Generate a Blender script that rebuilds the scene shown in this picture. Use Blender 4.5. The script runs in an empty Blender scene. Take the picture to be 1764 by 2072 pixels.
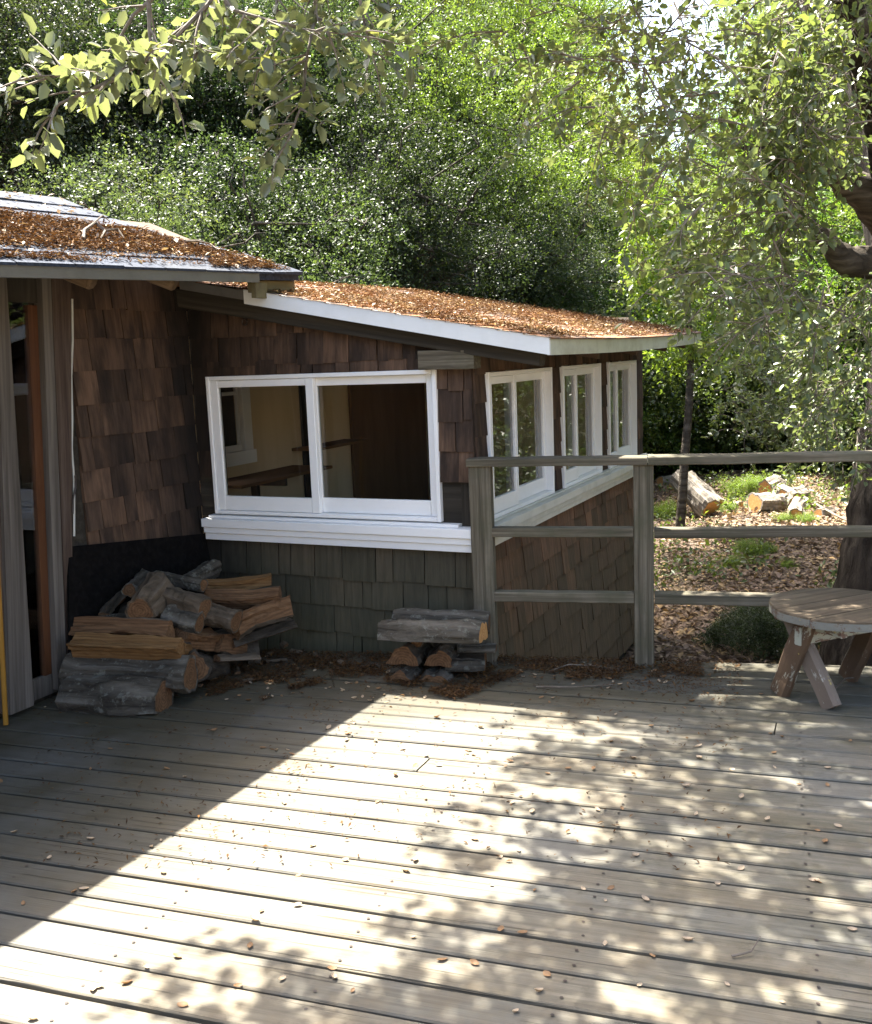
import bpy, math, random
import numpy as np
from mathutils import Vector, Matrix

random.seed(7)
rng = np.random.default_rng(7)
SC = bpy.context.scene
COL = SC.collection

# ------------------------------------------------------------------ camera
F, TILT, ROLL, H = 2.30, math.radians(8.85), math.radians(-2.25), 1.64
ct, st, cr, sr = math.cos(TILT), math.sin(TILT), math.cos(ROLL), math.sin(ROLL)
cam_d = bpy.data.cameras.new('camera')
cam = bpy.data.objects.new('camera', cam_d)
COL.objects.link(cam)
cam.location = (0, 0, H)
fwd = Vector((0, ct, -st)); dn = Vector((0, -st, -ct)); rt = Vector((1, 0, 0))
ix = rt * cr + dn * (-sr); iy = rt * sr + dn * cr      # image right / image down
ix = rt * cr - dn * sr; iy = rt * sr + dn * cr
R3 = Matrix((ix, -iy, -fwd)).transposed()
cam.rotation_euler = R3.to_euler()
cam_d.sensor_fit = 'HORIZONTAL'
cam_d.sensor_width = 36
cam_d.lens = 36 * F / 2
cam_d.clip_start = 0.05
cam_d.clip_end = 600
SC.camera = cam

# ------------------------------------------------------------------ world, sun, exposure
S = Vector((.268, -.415, -1.0))                        # way the sunlight travels
w = bpy.data.worlds.new('World'); SC.world = w; w.use_nodes = True
nt = w.node_tree; nt.nodes.clear()
sky = nt.nodes.new('ShaderNodeTexSky'); sky.sky_type = 'NISHITA'; sky.sun_disc = False
sky.sun_elevation = math.atan2(1, math.hypot(S.x, S.y))
sky.sun_rotation = math.atan2(-S.x, -S.y)
sky.air_density = .8; sky.dust_density = 4.0; sky.ozone_density = .25
bg = nt.nodes.new('ShaderNodeBackground'); bg.inputs[1].default_value = .125
wo = nt.nodes.new('ShaderNodeOutputWorld')
nt.links.new(sky.outputs[0], bg.inputs[0]); nt.links.new(bg.outputs[0], wo.inputs[0])
sl = bpy.data.lights.new('sun', 'SUN'); sl.energy = 5.0; sl.angle = math.radians(.53); sl.color = (1, .955, .87)
so = bpy.data.objects.new('sun', sl); COL.objects.link(so)
so.rotation_euler = S.to_track_quat('-Z', 'Y').to_euler(); so.location = (-3, 4, 12)
SC.view_settings.view_transform = 'Standard'; SC.view_settings.look = 'None'
SC.view_settings.gamma = 1; SC.view_settings.use_curve_mapping = False
SC.view_settings.exposure = 2.8
SC.cycles.max_bounces = 6; SC.cycles.diffuse_bounces = 4; SC.cycles.glossy_bounces = 3
SC.cycles.transmission_bounces = 4; SC.cycles.transparent_max_bounces = 8
SC.cycles.use_denoising = True

# ------------------------------------------------------------------ measuring helpers (survey of the place from the viewpoint)
O = Vector((0, 0, H))
def ray(x, y):
    a = (x - 882) / 882 / F; b = (y - 1036) / 882 / F
    X = a * cr + b * sr; Y = -a * sr + b * cr
    return Vector((X, ct - Y * st, -Y * ct - st))
def G(x, y, z=0.0):
    d = ray(x, y); return O + d * ((z - H) / d.z)
def PL(x, y, p0, n):
    d = ray(x, y); return O + d * ((p0 - O).dot(n) / d.dot(n))
def AT(x, y, Y):
    d = ray(x, y); return O + d * (Y / d.y)

u = Vector((math.cos(math.radians(25.4)), -math.sin(math.radians(25.4)), 0)); v = Vector((-u.y, u.x, 0)); ZU = Vector((0, 0, 1))
P0 = (G(590, 1290) + G(770, 1310)) / 2
P0 = Vector((P0.x, P0.y, 0))
def W(a, b, z): return P0 + u * a + v * b + ZU * z
def loc(q):
    d = q - P0; return Vector((d.dot(u), d.dot(v), q.z))
def FR(x, y, o=0.0): return loc(PL(x, y, P0 - v * o, v))     # on the front wall plane, o metres proud
A_C = (FR(959, 760).x + FR(962, 1058).x) / 2                # outer corner of the wing
A_L = -.90                                                   # plane of the left wall
def SD(x, y, o=0.0): return loc(PL(x, y, P0 + u * (A_C + o), u))
def LW(x, y, o=0.0): return loc(PL(x, y, P0 + u * (A_L + o), u))

# ------------------------------------------------------------------ mesh helpers
def prop(o, label=None, cat=None, group=None, kind=None):
    for k, val in (('label', label), ('category', cat), ('group', group), ('kind', kind)):
        if val: o[k] = val
    return o
def empty(name, loc_, **k):
    o = bpy.data.objects.new(name, None); COL.objects.link(o); o.location = loc_; o.empty_display_size = .1
    return prop(o, **k)
def wloc(p):
    t = Vector((0, 0, 0))
    while p is not None: t = t + p.location; p = p.parent
    return t
def mesh(name, verts, faces, mats, mi=None, smooth=False):
    m = bpy.data.meshes.new(name); m.from_pydata([tuple(q) for q in verts], [], faces); 
    for mt in (mats if isinstance(mats, (list, tuple)) else [mats]): m.materials.append(mt)
    if mi is not None: m.polygons.foreach_set('material_index', mi)
    if smooth: m.polygons.foreach_set('use_smooth', [True] * len(m.polygons))
    m.update(); return m
def link(name, me, parent=None, rot=None, at=None):
    """at: world position; parents only ever carry a location"""
    o = bpy.data.objects.new(name, me); COL.objects.link(o)
    if parent is not None: o.parent = parent
    base = wloc(parent) if parent is not None else Vector((0, 0, 0))
    q = at if at is not None else Vector((0, 0, 0))
    o.location = q - base
    if rot is not None: o.rotation_euler = rot.to_euler() if not isinstance(rot, tuple) else rot
    return o
def rotparent_safe(*_): pass
def world_mesh(name, verts, faces, mats, parent=None, mi=None, smooth=False, origin=None):
    vs = [Vector(q) for q in verts]
    c = origin if origin is not None else sum(vs, Vector()) / len(vs)
    return link(name, mesh(name, [q - c for q in vs], faces, mats, mi, smooth), parent, None, c)
BOXF = [(0, 1, 3, 2), (4, 6, 7, 5), (0, 4, 5, 1), (2, 3, 7, 6), (0, 2, 6, 4), (1, 5, 7, 3)]
def box_verts(sx, sy, sz, j=0.0):
    out = []
    for i in (-1, 1):
        for k in (-1, 1):
            for l in (-1, 1):
                out.append(Vector((i * sx / 2 + random.uniform(-j, j), k * sy / 2 + random.uniform(-j, j), l * sz / 2 + random.uniform(-j, j))))
    return out
def bevel_box(sx, sy, sz, bv=.004, seg=1, j=0.0, nx=1):
    """box with chamfered long edges running along x; nx cross sections with slight wander"""
    hy, hz = sy / 2, sz / 2; b = min(bv, hy * .6, hz * .6)
    prof = [(-hy + b, -hz), (hy - b, -hz), (hy, -hz + b), (hy, hz - b), (hy - b, hz), (-hy + b, hz), (-hy, hz - b), (-hy, -hz + b)]
    vs, fs = [], []
    for i in range(nx + 1):
        x = -sx / 2 + sx * i / nx; dy = random.uniform(-j, j); dz = random.uniform(-j, j)
        for (y, z) in prof: vs.append(Vector((x, y + dy, z + dz)))
    for i in range(nx):
        for k in range(8):
            a, c = i * 8 + k, i * 8 + (k + 1) % 8
            fs.append((a, a + 8, c + 8, c))
    fs.append(tuple(range(8))); fs.append(tuple(nx * 8 + k for k in reversed(range(8))))
    return vs, fs
def frame3(x, up):
    x = x.normalized(); y = up.cross(x)
    if y.length < 1e-4: y = Vector((0, 1, 0))
    y.normalize(); z = x.cross(y)
    return Matrix((x, y, z)).transposed()
def beam(name, p, q, wid, hei, mat, parent=None, up=ZU, bv=.004, j=0.0, nx=1, along_up=False):
    """timber from p to q (world); wid sideways, hei upwards; local x is the grain"""
    d = q - p; vs, fs = bevel_box(d.length, wid, hei, bv, 1, j, nx)
    return link(name, mesh(name, vs, fs, mat), parent, frame3(d, up), (p + q) / 2)
def bbox_w(name, a0, a1, b0, b1, z0, z1, mat, parent=None, grain='a'):
    """box in house coordinates"""
    c = W((a0 + a1) / 2, (b0 + b1) / 2, (z0 + z1) / 2)
    if grain == 'a': X, U, dims = u, ZU, (a1 - a0, b1 - b0, z1 - z0)
    elif grain == 'b': X, U, dims = v, ZU, (b1 - b0, a1 - a0, z1 - z0)
    else: X, U, dims = ZU, v, (z1 - z0, a1 - a0, b1 - b0)
    vs, fs = bevel_box(*dims, .002)
    return link(name, mesh(name, vs, fs, mat), parent, frame3(X, U), c)
def join(parts):
    vs, fs, mi = [], [], []
    for p in parts:
        n = len(vs); vs += list(p[0]); fs += [tuple(i + n for i in f) for f in p[1]]
        mi += list(p[2]) if len(p) > 2 else [0] * len(p[1])
    return vs, fs, mi
def tube(pts, rad, seg=7, cap=True):
    vs, fs = [], []
    n = len(pts); ref = Vector((.13, .21, .97))
    for i, p in enumerate(pts):
        d = (pts[min(i + 1, n - 1)] - pts[max(i - 1, 0)]).normalized()
        a = d.cross(ref)
        if a.length < .05: a = d.cross(Vector((1, 0, 0)))
        a.normalize(); b = d.cross(a)
        r = rad[i] if hasattr(rad, '__len__') else rad
        for k in range(seg):
            t = 2 * math.pi * k / seg; vs.append(p + (a * math.cos(t) + b * math.sin(t)) * r)
    for i in range(n - 1):
        for k in range(seg):
            k2 = (k + 1) % seg
            fs.append((i * seg + k, i * seg + k2, (i + 1) * seg + k2, (i + 1) * seg + k))
    if cap: fs.append(tuple(reversed(range(seg)))); fs.append(tuple((n - 1) * seg + k for k in range(seg)))
    return vs, fs

# ------------------------------------------------------------------ materials
class NT:
    def __init__(s, name):
        s.m = bpy.data.materials.new(name); s.m.use_nodes = True; s.t = s.m.node_tree; s.t.nodes.clear()
        s.out = s.n('ShaderNodeOutputMaterial')
    def n(s, t, **k):
        x = s.t.nodes.new(t)
        for a, b in k.items(): setattr(x, a, b)
        return x
    def l(s, a, b): s.t.links.new(a, b)
    def coord(s, scale, rand=True, out='Object'):
        tc = s.n('ShaderNodeTexCoord'); mp = s.n('ShaderNodeMapping'); mp.inputs['Scale'].default_value = scale
        if rand:
            oi = s.n('ShaderNodeObjectInfo'); mu = s.n('ShaderNodeMath', operation='MULTIPLY'); mu.inputs[1].default_value = 37
            s.l(oi.outputs['Random'], mu.inputs[0])
            ad = s.n('ShaderNodeVectorMath', operation='ADD'); s.l(tc.outputs[out], ad.inputs[0]); s.l(mu.outputs[0], ad.inputs[1])
            s.l(ad.outputs[0], mp.inputs['Vector'])
        else: s.l(tc.outputs[out], mp.inputs['Vector'])
        return mp.outputs[0]
    def noise(s, vec, scale=1, detail=4, rough=.6, dist=0.0):
        x = s.n('ShaderNodeTexNoise'); x.inputs['Scale'].default_value = scale; x.inputs['Detail'].default_value = detail
        x.inputs['Roughness'].default_value = rough; x.inputs['Distortion'].default_value = dist; s.l(vec, x.inputs['Vector']); return x.outputs['Fac']
    def ramp(s, fac, stops, interp='LINEAR'):
        r = s.n('ShaderNodeValToRGB'); r.color_ramp.interpolation = interp; e = r.color_ramp.elements
        e[0].position, e[0].color = stops[0][0], (*stops[0][1], 1)
        e[1].position, e[1].color = stops[-1][0], (*stops[-1][1], 1)
        for p, c in stops[1:-1]: q = e.new(p); q.color = (*c, 1)
        s.l(fac, r.inputs[0]); return r.outputs[0]
    def mix(s, fac, a, b, mode='MIX'):
        x = s.n('ShaderNodeMix', data_type='RGBA', blend_type=mode)
        for inp, val in ((x.inputs[0], fac), (x.inputs[6], a), (x.inputs[7], b)):
            if hasattr(val, 'is_linked'): s.l(val, inp)
            elif isinstance(val, (int, float)): inp.default_value = val
            else: inp.default_value = (*val, 1)
        return x.outputs[2]
    def math(s, op, a, b=0.0):
        x = s.n('ShaderNodeMath', operation=op)
        for i, val in enumerate((a, b)):
            if hasattr(val, 'is_linked'): s.l(val, x.inputs[i])
            else: x.inputs[i].default_value = val
        return x.outputs[0]
    def bsdf(s, col, rough=.8, bump=None, bd=.01, bs=.6, spec=.3):
        b = s.n('ShaderNodeBsdfPrincipled')
        if hasattr(col, 'is_linked'): s.l(col, b.inputs['Base Color'])
        else: b.inputs['Base Color'].default_value = (*col, 1)
        if hasattr(rough, 'is_linked'): s.l(rough, b.inputs['Roughness'])
        else: b.inputs['Roughness'].default_value = rough
        b.inputs['Specular IOR Level'].default_value = spec
        if bump is not None:
            bp = s.n('ShaderNodeBump'); bp.inputs['Distance'].default_value = bd; bp.inputs['Strength'].default_value = bs
            s.l(bump, bp.inputs['Height']); s.l(bp.outputs[0], b.inputs['Normal'])
        return b
    def done(s, b): s.l(b.outputs[0], s.out.inputs[0]); return s.m
BW = lambda x: (x, x, x)

def wood(name, dark, mid, light, grain=(1.2, 28, 28), blotch=None, bl_amt=.5, rough=.85, varamt=.5, bd=.004, bl_scale=3, spec=.25, gamt=1.0):
    t = NT(name)
    g = t.noise(t.coord(grain), 1, 6, .65, .4)
    big = t.noise(t.coord((1, 1, 1)), bl_scale, 4, .6)
    c = t.ramp(g, [(.28, dark), (.5, mid), (.74, light)])
    oi = t.n('ShaderNodeObjectInfo')
    vr = t.ramp(oi.outputs['Random'], [(0, BW(1 - varamt * .5)), (.35, BW(1.05)), (.7, BW(1 - varamt * .25)), (1, BW(1 + varamt * .35))])
    c = t.mix(1.0, c, vr, 'MULTIPLY')
    if blotch: c = t.mix(t.ramp(big, [(.45, BW(0)), (.68, BW(bl_amt))]), c, blotch)
    b = t.bsdf(c, rough, g, bd, .7 * gamt, spec)
    return t.done(b)

def deck_material():
    t = NT('weathered_deck_wood')
    g = t.noise(t.coord((.9, 48, 48)), 1, 8, .78, .25)
    fine = t.noise(t.coord((6, 150, 100)), 1, 3, .6)
    tc = t.n('ShaderNodeNewGeometry')
    def wn(scale, det=4, r=.6):
        mp = t.n('ShaderNodeMapping'); mp.inputs['Scale'].default_value = (1, 1, 1); t.l(tc.outputs['Position'], mp.inputs[0]); return t.noise(mp.outputs[0], scale, det, r)
    big = wn(.9, 5, .6); med = wn(4.5, 5, .7); sm = wn(17, 4, .7)
    c = t.ramp(g, [(.25, (.062, .055, .042)), (.5, (.130, .120, .096)), (.75, (.20, .185, .15))])
    oi = t.n('ShaderNodeObjectInfo')
    c = t.mix(1.0, c, t.ramp(oi.outputs['Random'], [(0, (.80, .82, .84)), (.3, (1.08, 1.02, .92)), (.65, (.90, .92, .93)), (1, (1.14, 1.10, 1))]), 'MULTIPLY')
    c = t.mix(t.ramp(med, [(.44, BW(0)), (.68, BW(.5))]), c, (.135, .100, .055))        # tan stain
    # dirt and algae, thicker on the boards under the oak
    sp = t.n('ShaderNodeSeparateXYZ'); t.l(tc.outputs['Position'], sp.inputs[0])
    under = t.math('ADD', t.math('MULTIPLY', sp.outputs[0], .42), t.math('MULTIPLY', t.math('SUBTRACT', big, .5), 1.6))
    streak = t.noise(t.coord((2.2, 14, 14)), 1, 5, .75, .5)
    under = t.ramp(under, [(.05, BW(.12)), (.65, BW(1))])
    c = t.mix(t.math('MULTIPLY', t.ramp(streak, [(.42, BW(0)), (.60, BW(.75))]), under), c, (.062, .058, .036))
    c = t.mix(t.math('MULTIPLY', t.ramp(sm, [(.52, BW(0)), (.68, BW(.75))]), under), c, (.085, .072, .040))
    c = t.mix(t.ramp(sm, [(.60, BW(0)), (.72, BW(.35))]), c, (.07, .06, .042))
    # grime and moss, with the shade of the eaves painted into the tint
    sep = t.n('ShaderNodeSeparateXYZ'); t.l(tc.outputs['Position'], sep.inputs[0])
    # distance past the shadow edge of the eaves, in metres, house side positive
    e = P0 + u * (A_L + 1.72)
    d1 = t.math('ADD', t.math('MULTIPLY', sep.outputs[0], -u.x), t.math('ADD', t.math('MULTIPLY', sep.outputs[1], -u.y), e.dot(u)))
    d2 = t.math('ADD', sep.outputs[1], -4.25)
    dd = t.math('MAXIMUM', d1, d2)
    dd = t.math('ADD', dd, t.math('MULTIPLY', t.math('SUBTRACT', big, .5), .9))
    grime_shade = t.ramp(t.math('ADD', dd, .15), [(0, BW(0)), (.55, BW(.62)), (1.0, BW(.78))])
    c = t.mix(grime_shade, c, t.mix(med, (.022, .020, .010), (.042, .035, .018)))
    gray = t.ramp(big, [(.5, BW(0)), (.66, BW(.45))])
    c = t.mix(gray, c, (.135, .135, .128))
    h = t.math('ADD', g, t.math('MULTIPLY', fine, .5))
    ro = t.math('SUBTRACT', .78, t.math('MULTIPLY', gray, .35))
    crack = t.noise(t.coord((1.6, 90, 60)), 1, 2, .5)
    ck = t.ramp(crack, [(.30, BW(1)), (.36, BW(0))])
    c = t.mix(t.math('MULTIPLY', ck, .65), c, (.03, .026, .018))
    h = t.math('SUBTRACT', h, ck)
    return t.done(t.bsdf(c, ro, h, .0025, .8, .3))

def shingle_material(name='cedar_shingle', tint=(1, 1, 1), green=.0, dark=.6):
    t = NT(name)
    g = t.noise(t.coord((40, 40, 1.3)), 1, 6, .7, .3)
    g2 = t.noise(t.coord((110, 60, 2.5)), 1, 3, .6)
    big = t.noise(t.coord((6, 6, 2.0)), 1, 4, .6)
    c = t.ramp(g, [(.20, (.034, .026, .020)), (.5, (.085, .064, .050)), (.82, (.135, .105, .084))])
    oi = t.n('ShaderNodeObjectInfo')
    c = t.mix(1.0, c, t.ramp(oi.outputs['Random'], [(0, (.5, .5, .5)), (.2, (1.35, 1.2, 1.05)), (.38, (.75, .73, .72)), (.6, (1.15, 1.05, .96)), (.8, (.6, .58, .57)), (1, (1.6, 1.45, 1.3))]), 'MULTIPLY')
    c = t.mix(1.0, c, tint, 'MULTIPLY')
    c = t.mix(t.ramp(big, [(.40, BW(0)), (.62, BW(dark))]), c, (.014, .012, .011))
    # damp, algae-green foot of the walls
    geo = t.n('ShaderNodeNewGeometry'); sep = t.n('ShaderNodeSeparateXYZ'); t.l(geo.outputs['Position'], sep.inputs[0])
    lo = t.ramp(t.math('ADD', sep.outputs[2], t.math('MULTIPLY', t.noise(t.coord((3, 3, 3)), 1, 3), .25)), [(.12, BW(.65 * green)), (.62, BW(.35 * green)), (.85, BW(0))])
    c = t.mix(lo, c, t.mix(g, (.045, .046, .026), (.13, .13, .078)))
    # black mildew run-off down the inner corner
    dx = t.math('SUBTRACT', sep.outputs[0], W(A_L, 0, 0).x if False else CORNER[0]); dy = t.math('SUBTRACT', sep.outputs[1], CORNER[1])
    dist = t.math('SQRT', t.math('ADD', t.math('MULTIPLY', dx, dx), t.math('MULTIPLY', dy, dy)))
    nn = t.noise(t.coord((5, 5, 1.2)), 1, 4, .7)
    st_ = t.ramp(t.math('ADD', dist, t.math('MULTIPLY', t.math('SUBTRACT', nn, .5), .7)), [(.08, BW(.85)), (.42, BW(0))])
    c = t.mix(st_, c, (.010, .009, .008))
    h = t.math('ADD', g, t.math('MULTIPLY', g2, .5))
    return t.done(t.bsdf(c, .85, h, .004, .8, .2))

def paint(name, col, dirt=(.30, .28, .22), amt=.35, rough=.45, wear=0.0, wearcol=(.12, .09, .06)):
    t = NT(name)
    n1 = t.noise(t.coord((1, 1, 1)), 5, 5, .7); n2 = t.noise(t.coord((3, 60, 60)), 1, 4, .6)
    c = t.mix(t.ramp(n1, [(.45, BW(0)), (.8, BW(amt))]), col, dirt)
    if wear: c = t.mix(t.ramp(n2, [(.62 - wear * .3, BW(0)), (.68 - wear * .3, BW(1))]), c, wearcol)
    return t.done(t.bsdf(c, rough, n2, .0015, .5, .4))

def bark(name, a, b_, c_, scale=(2, 16, 16), bd=.02, lichen=None, world=False):
    t = NT(name)
    co = t.coord(scale)
    g = t.noise(co, 1, 7, .75, 1.2)
    vo = t.n('ShaderNodeTexVoronoi', feature='DISTANCE_TO_EDGE'); t.l(co, vo.inputs['Vector']); vo.inputs['Scale'].default_value = .8
    h = t.math('ADD', g, t.math('MULTIPLY', vo.outputs[0], .9))
    c = t.ramp(h, [(.35, a), (.65, b_), (1.0, c_)])
    if lichen:
        l = t.noise(t.coord((1, 1, 1)), 22, 5, .7); c = t.mix(t.ramp(l, [(.55, BW(0)), (.63, BW(.7))]), c, lichen)
    return t.done(t.bsdf(c, .9, h, bd, 1.0, .15))

def cutwood(name, c0, c1, c2):
    t = NT(name)
    tc = t.n('ShaderNodeTexCoord'); mp = t.n('ShaderNodeMapping'); mp.inputs['Scale'].default_value = (.3, 1, 1); t.l(tc.outputs['Object'], mp.inputs[0])
    wv = t.n('ShaderNodeTexWave', wave_type='RINGS', rings_direction='X'); wv.inputs['Scale'].default_value = 22; wv.inputs['Distortion'].default_value = 2.5
    wv.inputs['Detail'].default_value = 3; t.l(mp.outputs[0], wv.inputs['Vector'])
    g = t.noise(t.coord((4, 45, 45)), 1, 5, .7, .6)
    c = t.ramp(g, [(.25, c0), (.5, c1), (.78, c2)])
    c = t.mix(.25, c, t.ramp(wv.outputs['Fac'], [(0, c0), (1, c2)]))
    return t.done(t.bsdf(c, .85, g, .006, .8, .15))

def leaf_material(name, base, trans, tf=.4, rough=.38, spec=.5, use_obj=True, var=.5):
    t = NT(name)
    geo = t.n('ShaderNodeNewGeometry'); oi = t.n('ShaderNodeObjectInfo')
    r = geo.outputs['Random Per Island']
    vr = t.ramp(r, [(0, BW(1 - var)), (.5, BW(1.0)), (.85, (1.15, 1.2, .9)), (1, (1.5, 1.35, .75))])
    b0 = t.mix(1.0, base, vr, 'MULTIPLY'); t0 = t.mix(1.0, trans, vr, 'MULTIPLY')
    if use_obj: b0 = t.mix(1.0, b0, oi.outputs['Color'], 'MULTIPLY'); t0 = t.mix(1.0, t0, oi.outputs['Color'], 'MULTIPLY')
    b = t.bsdf(b0, rough, spec=spec)
    tr = t.n('ShaderNodeBsdfTranslucent'); t.l(t0, tr.inputs[0])
    mx = t.n('ShaderNodeMixShader'); mx.inputs[0].default_value = tf; t.l(b.outputs[0], mx.inputs[1]); t.l(tr.outputs[0], mx.inputs[2])
    t.l(mx.outputs[0], t.out.inputs[0]); return t.m

def glass_material():
    t = NT('window_glass')
    lw = t.n('ShaderNodeFresnel'); lw.inputs[0].default_value = 1.52
    tr = t.n('ShaderNodeBsdfTransparent'); tr.inputs[0].default_value = (.95, .97, .96, 1)
    gl = t.n('ShaderNodeBsdfGlossy'); gl.inputs['Roughness'].default_value = .008
    n = t.noise(t.coord((1, 1, 1)), 1.6, 2, .5); bp = t.n('ShaderNodeBump'); bp.inputs['Distance'].default_value = .01; bp.inputs['Strength'].default_value = .15
    t.l(n, bp.inputs['Height']); t.l(bp.outputs[0], gl.inputs['Normal'])
    f = t.math('MULTIPLY', lw.outputs[0], 1.9)
    mx = t.n('ShaderNodeMixShader'); t.l(f, mx.inputs[0]); t.l(tr.outputs[0], mx.inputs[1]); t.l(gl.outputs[0], mx.inputs[2])
    t.l(mx.outputs[0], t.out.inputs[0]); return t.m

def ground_material():
    t = NT('leaf_strewn_earth')
    c0 = t.coord((1, 1, 1), rand=False)
    a = t.noise(c0, .5, 6, .65); b = t.noise(c0, 14, 6, .8); 
    vo = t.n('ShaderNodeTexVoronoi'); vo.inputs['Scale'].default_value = 26; t.l(c0, vo.inputs['Vector'])
    c = t.ramp(b, [(.3, (.04, .028, .02)), (.5, (.11, .08, .057)), (.7, (.22, .17, .125))])
    c = t.mix(.45, c, t.ramp(vo.outputs['Color'], [(0, (.07, .045, .03)), (.6, (.20, .14, .10)), (1, (.42, .34, .26))]))
    c = t.mix(t.ramp(a, [(.5, BW(0)), (.62, BW(.4))]), c, (.05, .075, .025))
    return t.done(t.bsdf(c, .95, t.math('ADD', b, vo.outputs['Distance']), .04, .9, .1))

def roof_material(name, c0, c1, c2, litter=0.0):
    t = NT(name)
    n = t.noise(t.coord((1, 1, 1)), 60, 4, .7); m = t.noise(t.coord((1, 1, 1)), 5, 4, .6)
    c = t.ramp(n, [(.3, c0), (.5, c1), (.7, c2)])
    c = t.mix(t.ramp(m, [(.45, BW(0)), (.7, BW(.3))]), c, (.07, .07, .068))
    if litter: c = t.mix(t.ramp(t.noise(t.coord((1, 1, 1)), 2.4, 6, .75), [(.40, BW(litter)), (.56, BW(litter * .2))]), c, (.30, .135, .05))
    return t.done(t.bsdf(c, .85, n, .003, .6, .2))

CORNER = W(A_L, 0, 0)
M = {}
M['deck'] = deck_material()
M['shingle'] = shingle_material('cedar_shingle_upper', (1.12, .99, .90), .3, .75)
M['shingle_low'] = shingle_material('cedar_shingle_mossy', (.95, 1.0, .95), 1.0, .35)
M['shingle_side'] = shingle_material('cedar_shingle_red', (1.85, 1.32, 1.10), .8, .3)
M['dark_wood'] = wood('dark_stained_wood', (.018, .015, .012), (.035, .030, .022), (.062, .052, .040))
M['rafter'] = wood('rafter_wood', (.035, .022, .014), (.085, .055, .035), (.14, .10, .065))
M['rafter_log'] = wood('rafter_log', (.06, .035, .02), (.15, .10, .06), (.24, .17, .11), grain=(2, 24, 24))
M['grey_wood'] = wood('grey_door_wood', (.05, .043, .034), (.105, .09, .075), (.17, .15, .125), grain=(1.2, 40, 40))
M['brown_wood'] = wood('brown_post_wood', (.04, .026, .019), (.085, .058, .043), (.145, .11, .085), grain=(2, 45, 45))
M['orange_wood'] = wood('varnished_orange_wood', (.045, .018, .008), (.085, .034, .014), (.12, .055, .025), rough=.5)
M['rail_wood'] = wood('railing_wood', (.036, .030, .020), (.108, .092, .064), (.215, .188, .138), grain=(1.3, 48, 48), blotch=(.065, .066, .038), bl_amt=.6, bl_scale=5, varamt=.25)
M['white'] = paint('white_paint', (.86, .86, .84), (.50, .50, .46), .15)
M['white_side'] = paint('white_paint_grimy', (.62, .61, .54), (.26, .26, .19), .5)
M['white_fascia'] = paint('fascia_paint', (.72, .74, .73), (.40, .40, .34), .25)
M['green_fascia'] = paint('stained_fascia_paint', (.52, .53, .44), (.22, .20, .13), .75)
M['grey_fascia'] = paint('grey_fascia_paint', (.125, .12, .105), (.06, .055, .045), .6)
M['moss_edge'] = paint('mossy_rotten_edge', (.14, .12, .055), (.045, .03, .018), .9, .9)
M['caulk'] = paint('peeling_caulk', (.55, .55, .5), (.2, .18, .14), .6)
M['glass'] = glass_material()
M['bark'] = bark('grey_bark', (.032, .027, .021), (.095, .084, .066), (.19, .17, .14), bd=.03, lichen=(.20, .20, .165))
M['bark_pale'] = bark('pale_dry_bark', (.10, .085, .065), (.24, .21, .17), (.40, .36, .30))
M['bark_dark'] = bark('dark_bark', (.022, .018, .013), (.066, .054, .040), (.13, .112, .088))
M['bark_brown'] = bark('brown_bark', (.035, .027, .018), (.11, .084, .058), (.19, .15, .11))
M['tree_bark'] = bark('oak_bark', (.014, .011, .009), (.055, .045, .037), (.15, .13, .11), scale=(11, 11, 2.4), bd=.09)
M['trunk_far'] = bark('far_trunk_bark', (.03, .026, .02), (.08, .07, .055), (.16, .14, .115), scale=(6, 6, 2), bd=.03)
M['twig'] = wood('twig_wood', (.07, .055, .04), (.14, .115, .09), (.24, .21, .17))
M['cut_orange'] = cutwood('fresh_cut_wood', (.30, .12, .035), (.50, .25, .085), (.66, .42, .19))
M['cut_yellow'] = cutwood('split_yellow_wood', (.075, .038, .014), (.165, .088, .034), (.26, .15, .066))
M['cut_brown'] = cutwood('split_brown_wood', (.050, .026, .013), (.125, .066, .032), (.22, .128, .066))
M['earth'] = ground_material()
M['roof'] = roof_material('asphalt_shingle', (.016, .020, .030), (.028, .036, .054), (.048, .060, .085))
M['roof_l'] = roof_material('asphalt_shingle_littered', (.04, .04, .04), (.08, .08, .08), (.15, .15, .145), 1.0)
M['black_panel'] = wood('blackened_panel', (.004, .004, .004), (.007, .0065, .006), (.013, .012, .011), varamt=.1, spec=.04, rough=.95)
M['interior'] = wood('interior_panelling', (.64, .50, .31), (.68, .54, .34), (.72, .58, .38), grain=(1, 6, 6), varamt=.1)
M['interior_brown'] = wood('brown_interior_door', (.12, .062, .028), (.16, .085, .038), (.20, .11, .052), grain=(1, 7, 7), varamt=.1)
M['interior_dark'] = paint('interior_dark', (.018, .017, .015), (.01, .01, .01), .2)
M['yellow'] = paint('yellow_edge', (.26, .125, .012), (.3, .18, .04), .3)
M['iron'] = paint('rusty_iron', (.03, .022, .018), (.06, .03, .015), .5)
M['stool_top'] = wood('stool_top_wood', (.036, .027, .018), (.092, .070, .044), (.165, .128, .085), grain=(1.3, 30, 30), blotch=(.10, .07, .045), bl_amt=.6, bl_scale=6)
M['leaf_a'] = leaf_material('hill_leaves', (.044, .060, .029), (.105, .142, .038), .30, .48, .3)
M['leaf_b'] = leaf_material('bush_leaves', (.050, .068, .028), (.13, .17, .042), .34, .4)
M['leaf_near'] = leaf_material('oak_leaves', (.085, .098, .062), (.17, .20, .075), .30, .36, .5, True, .35)
M['needle'] = leaf_material('brown_litter', (.125, .066, .030), (.10, .048, .02), .12, .85, .1, False, .65)
M['litter_tan'] = leaf_material('tan_roof_litter', (.21, .14, .085), (.12, .08, .04), .12, .85, .1, False, .5)
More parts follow.
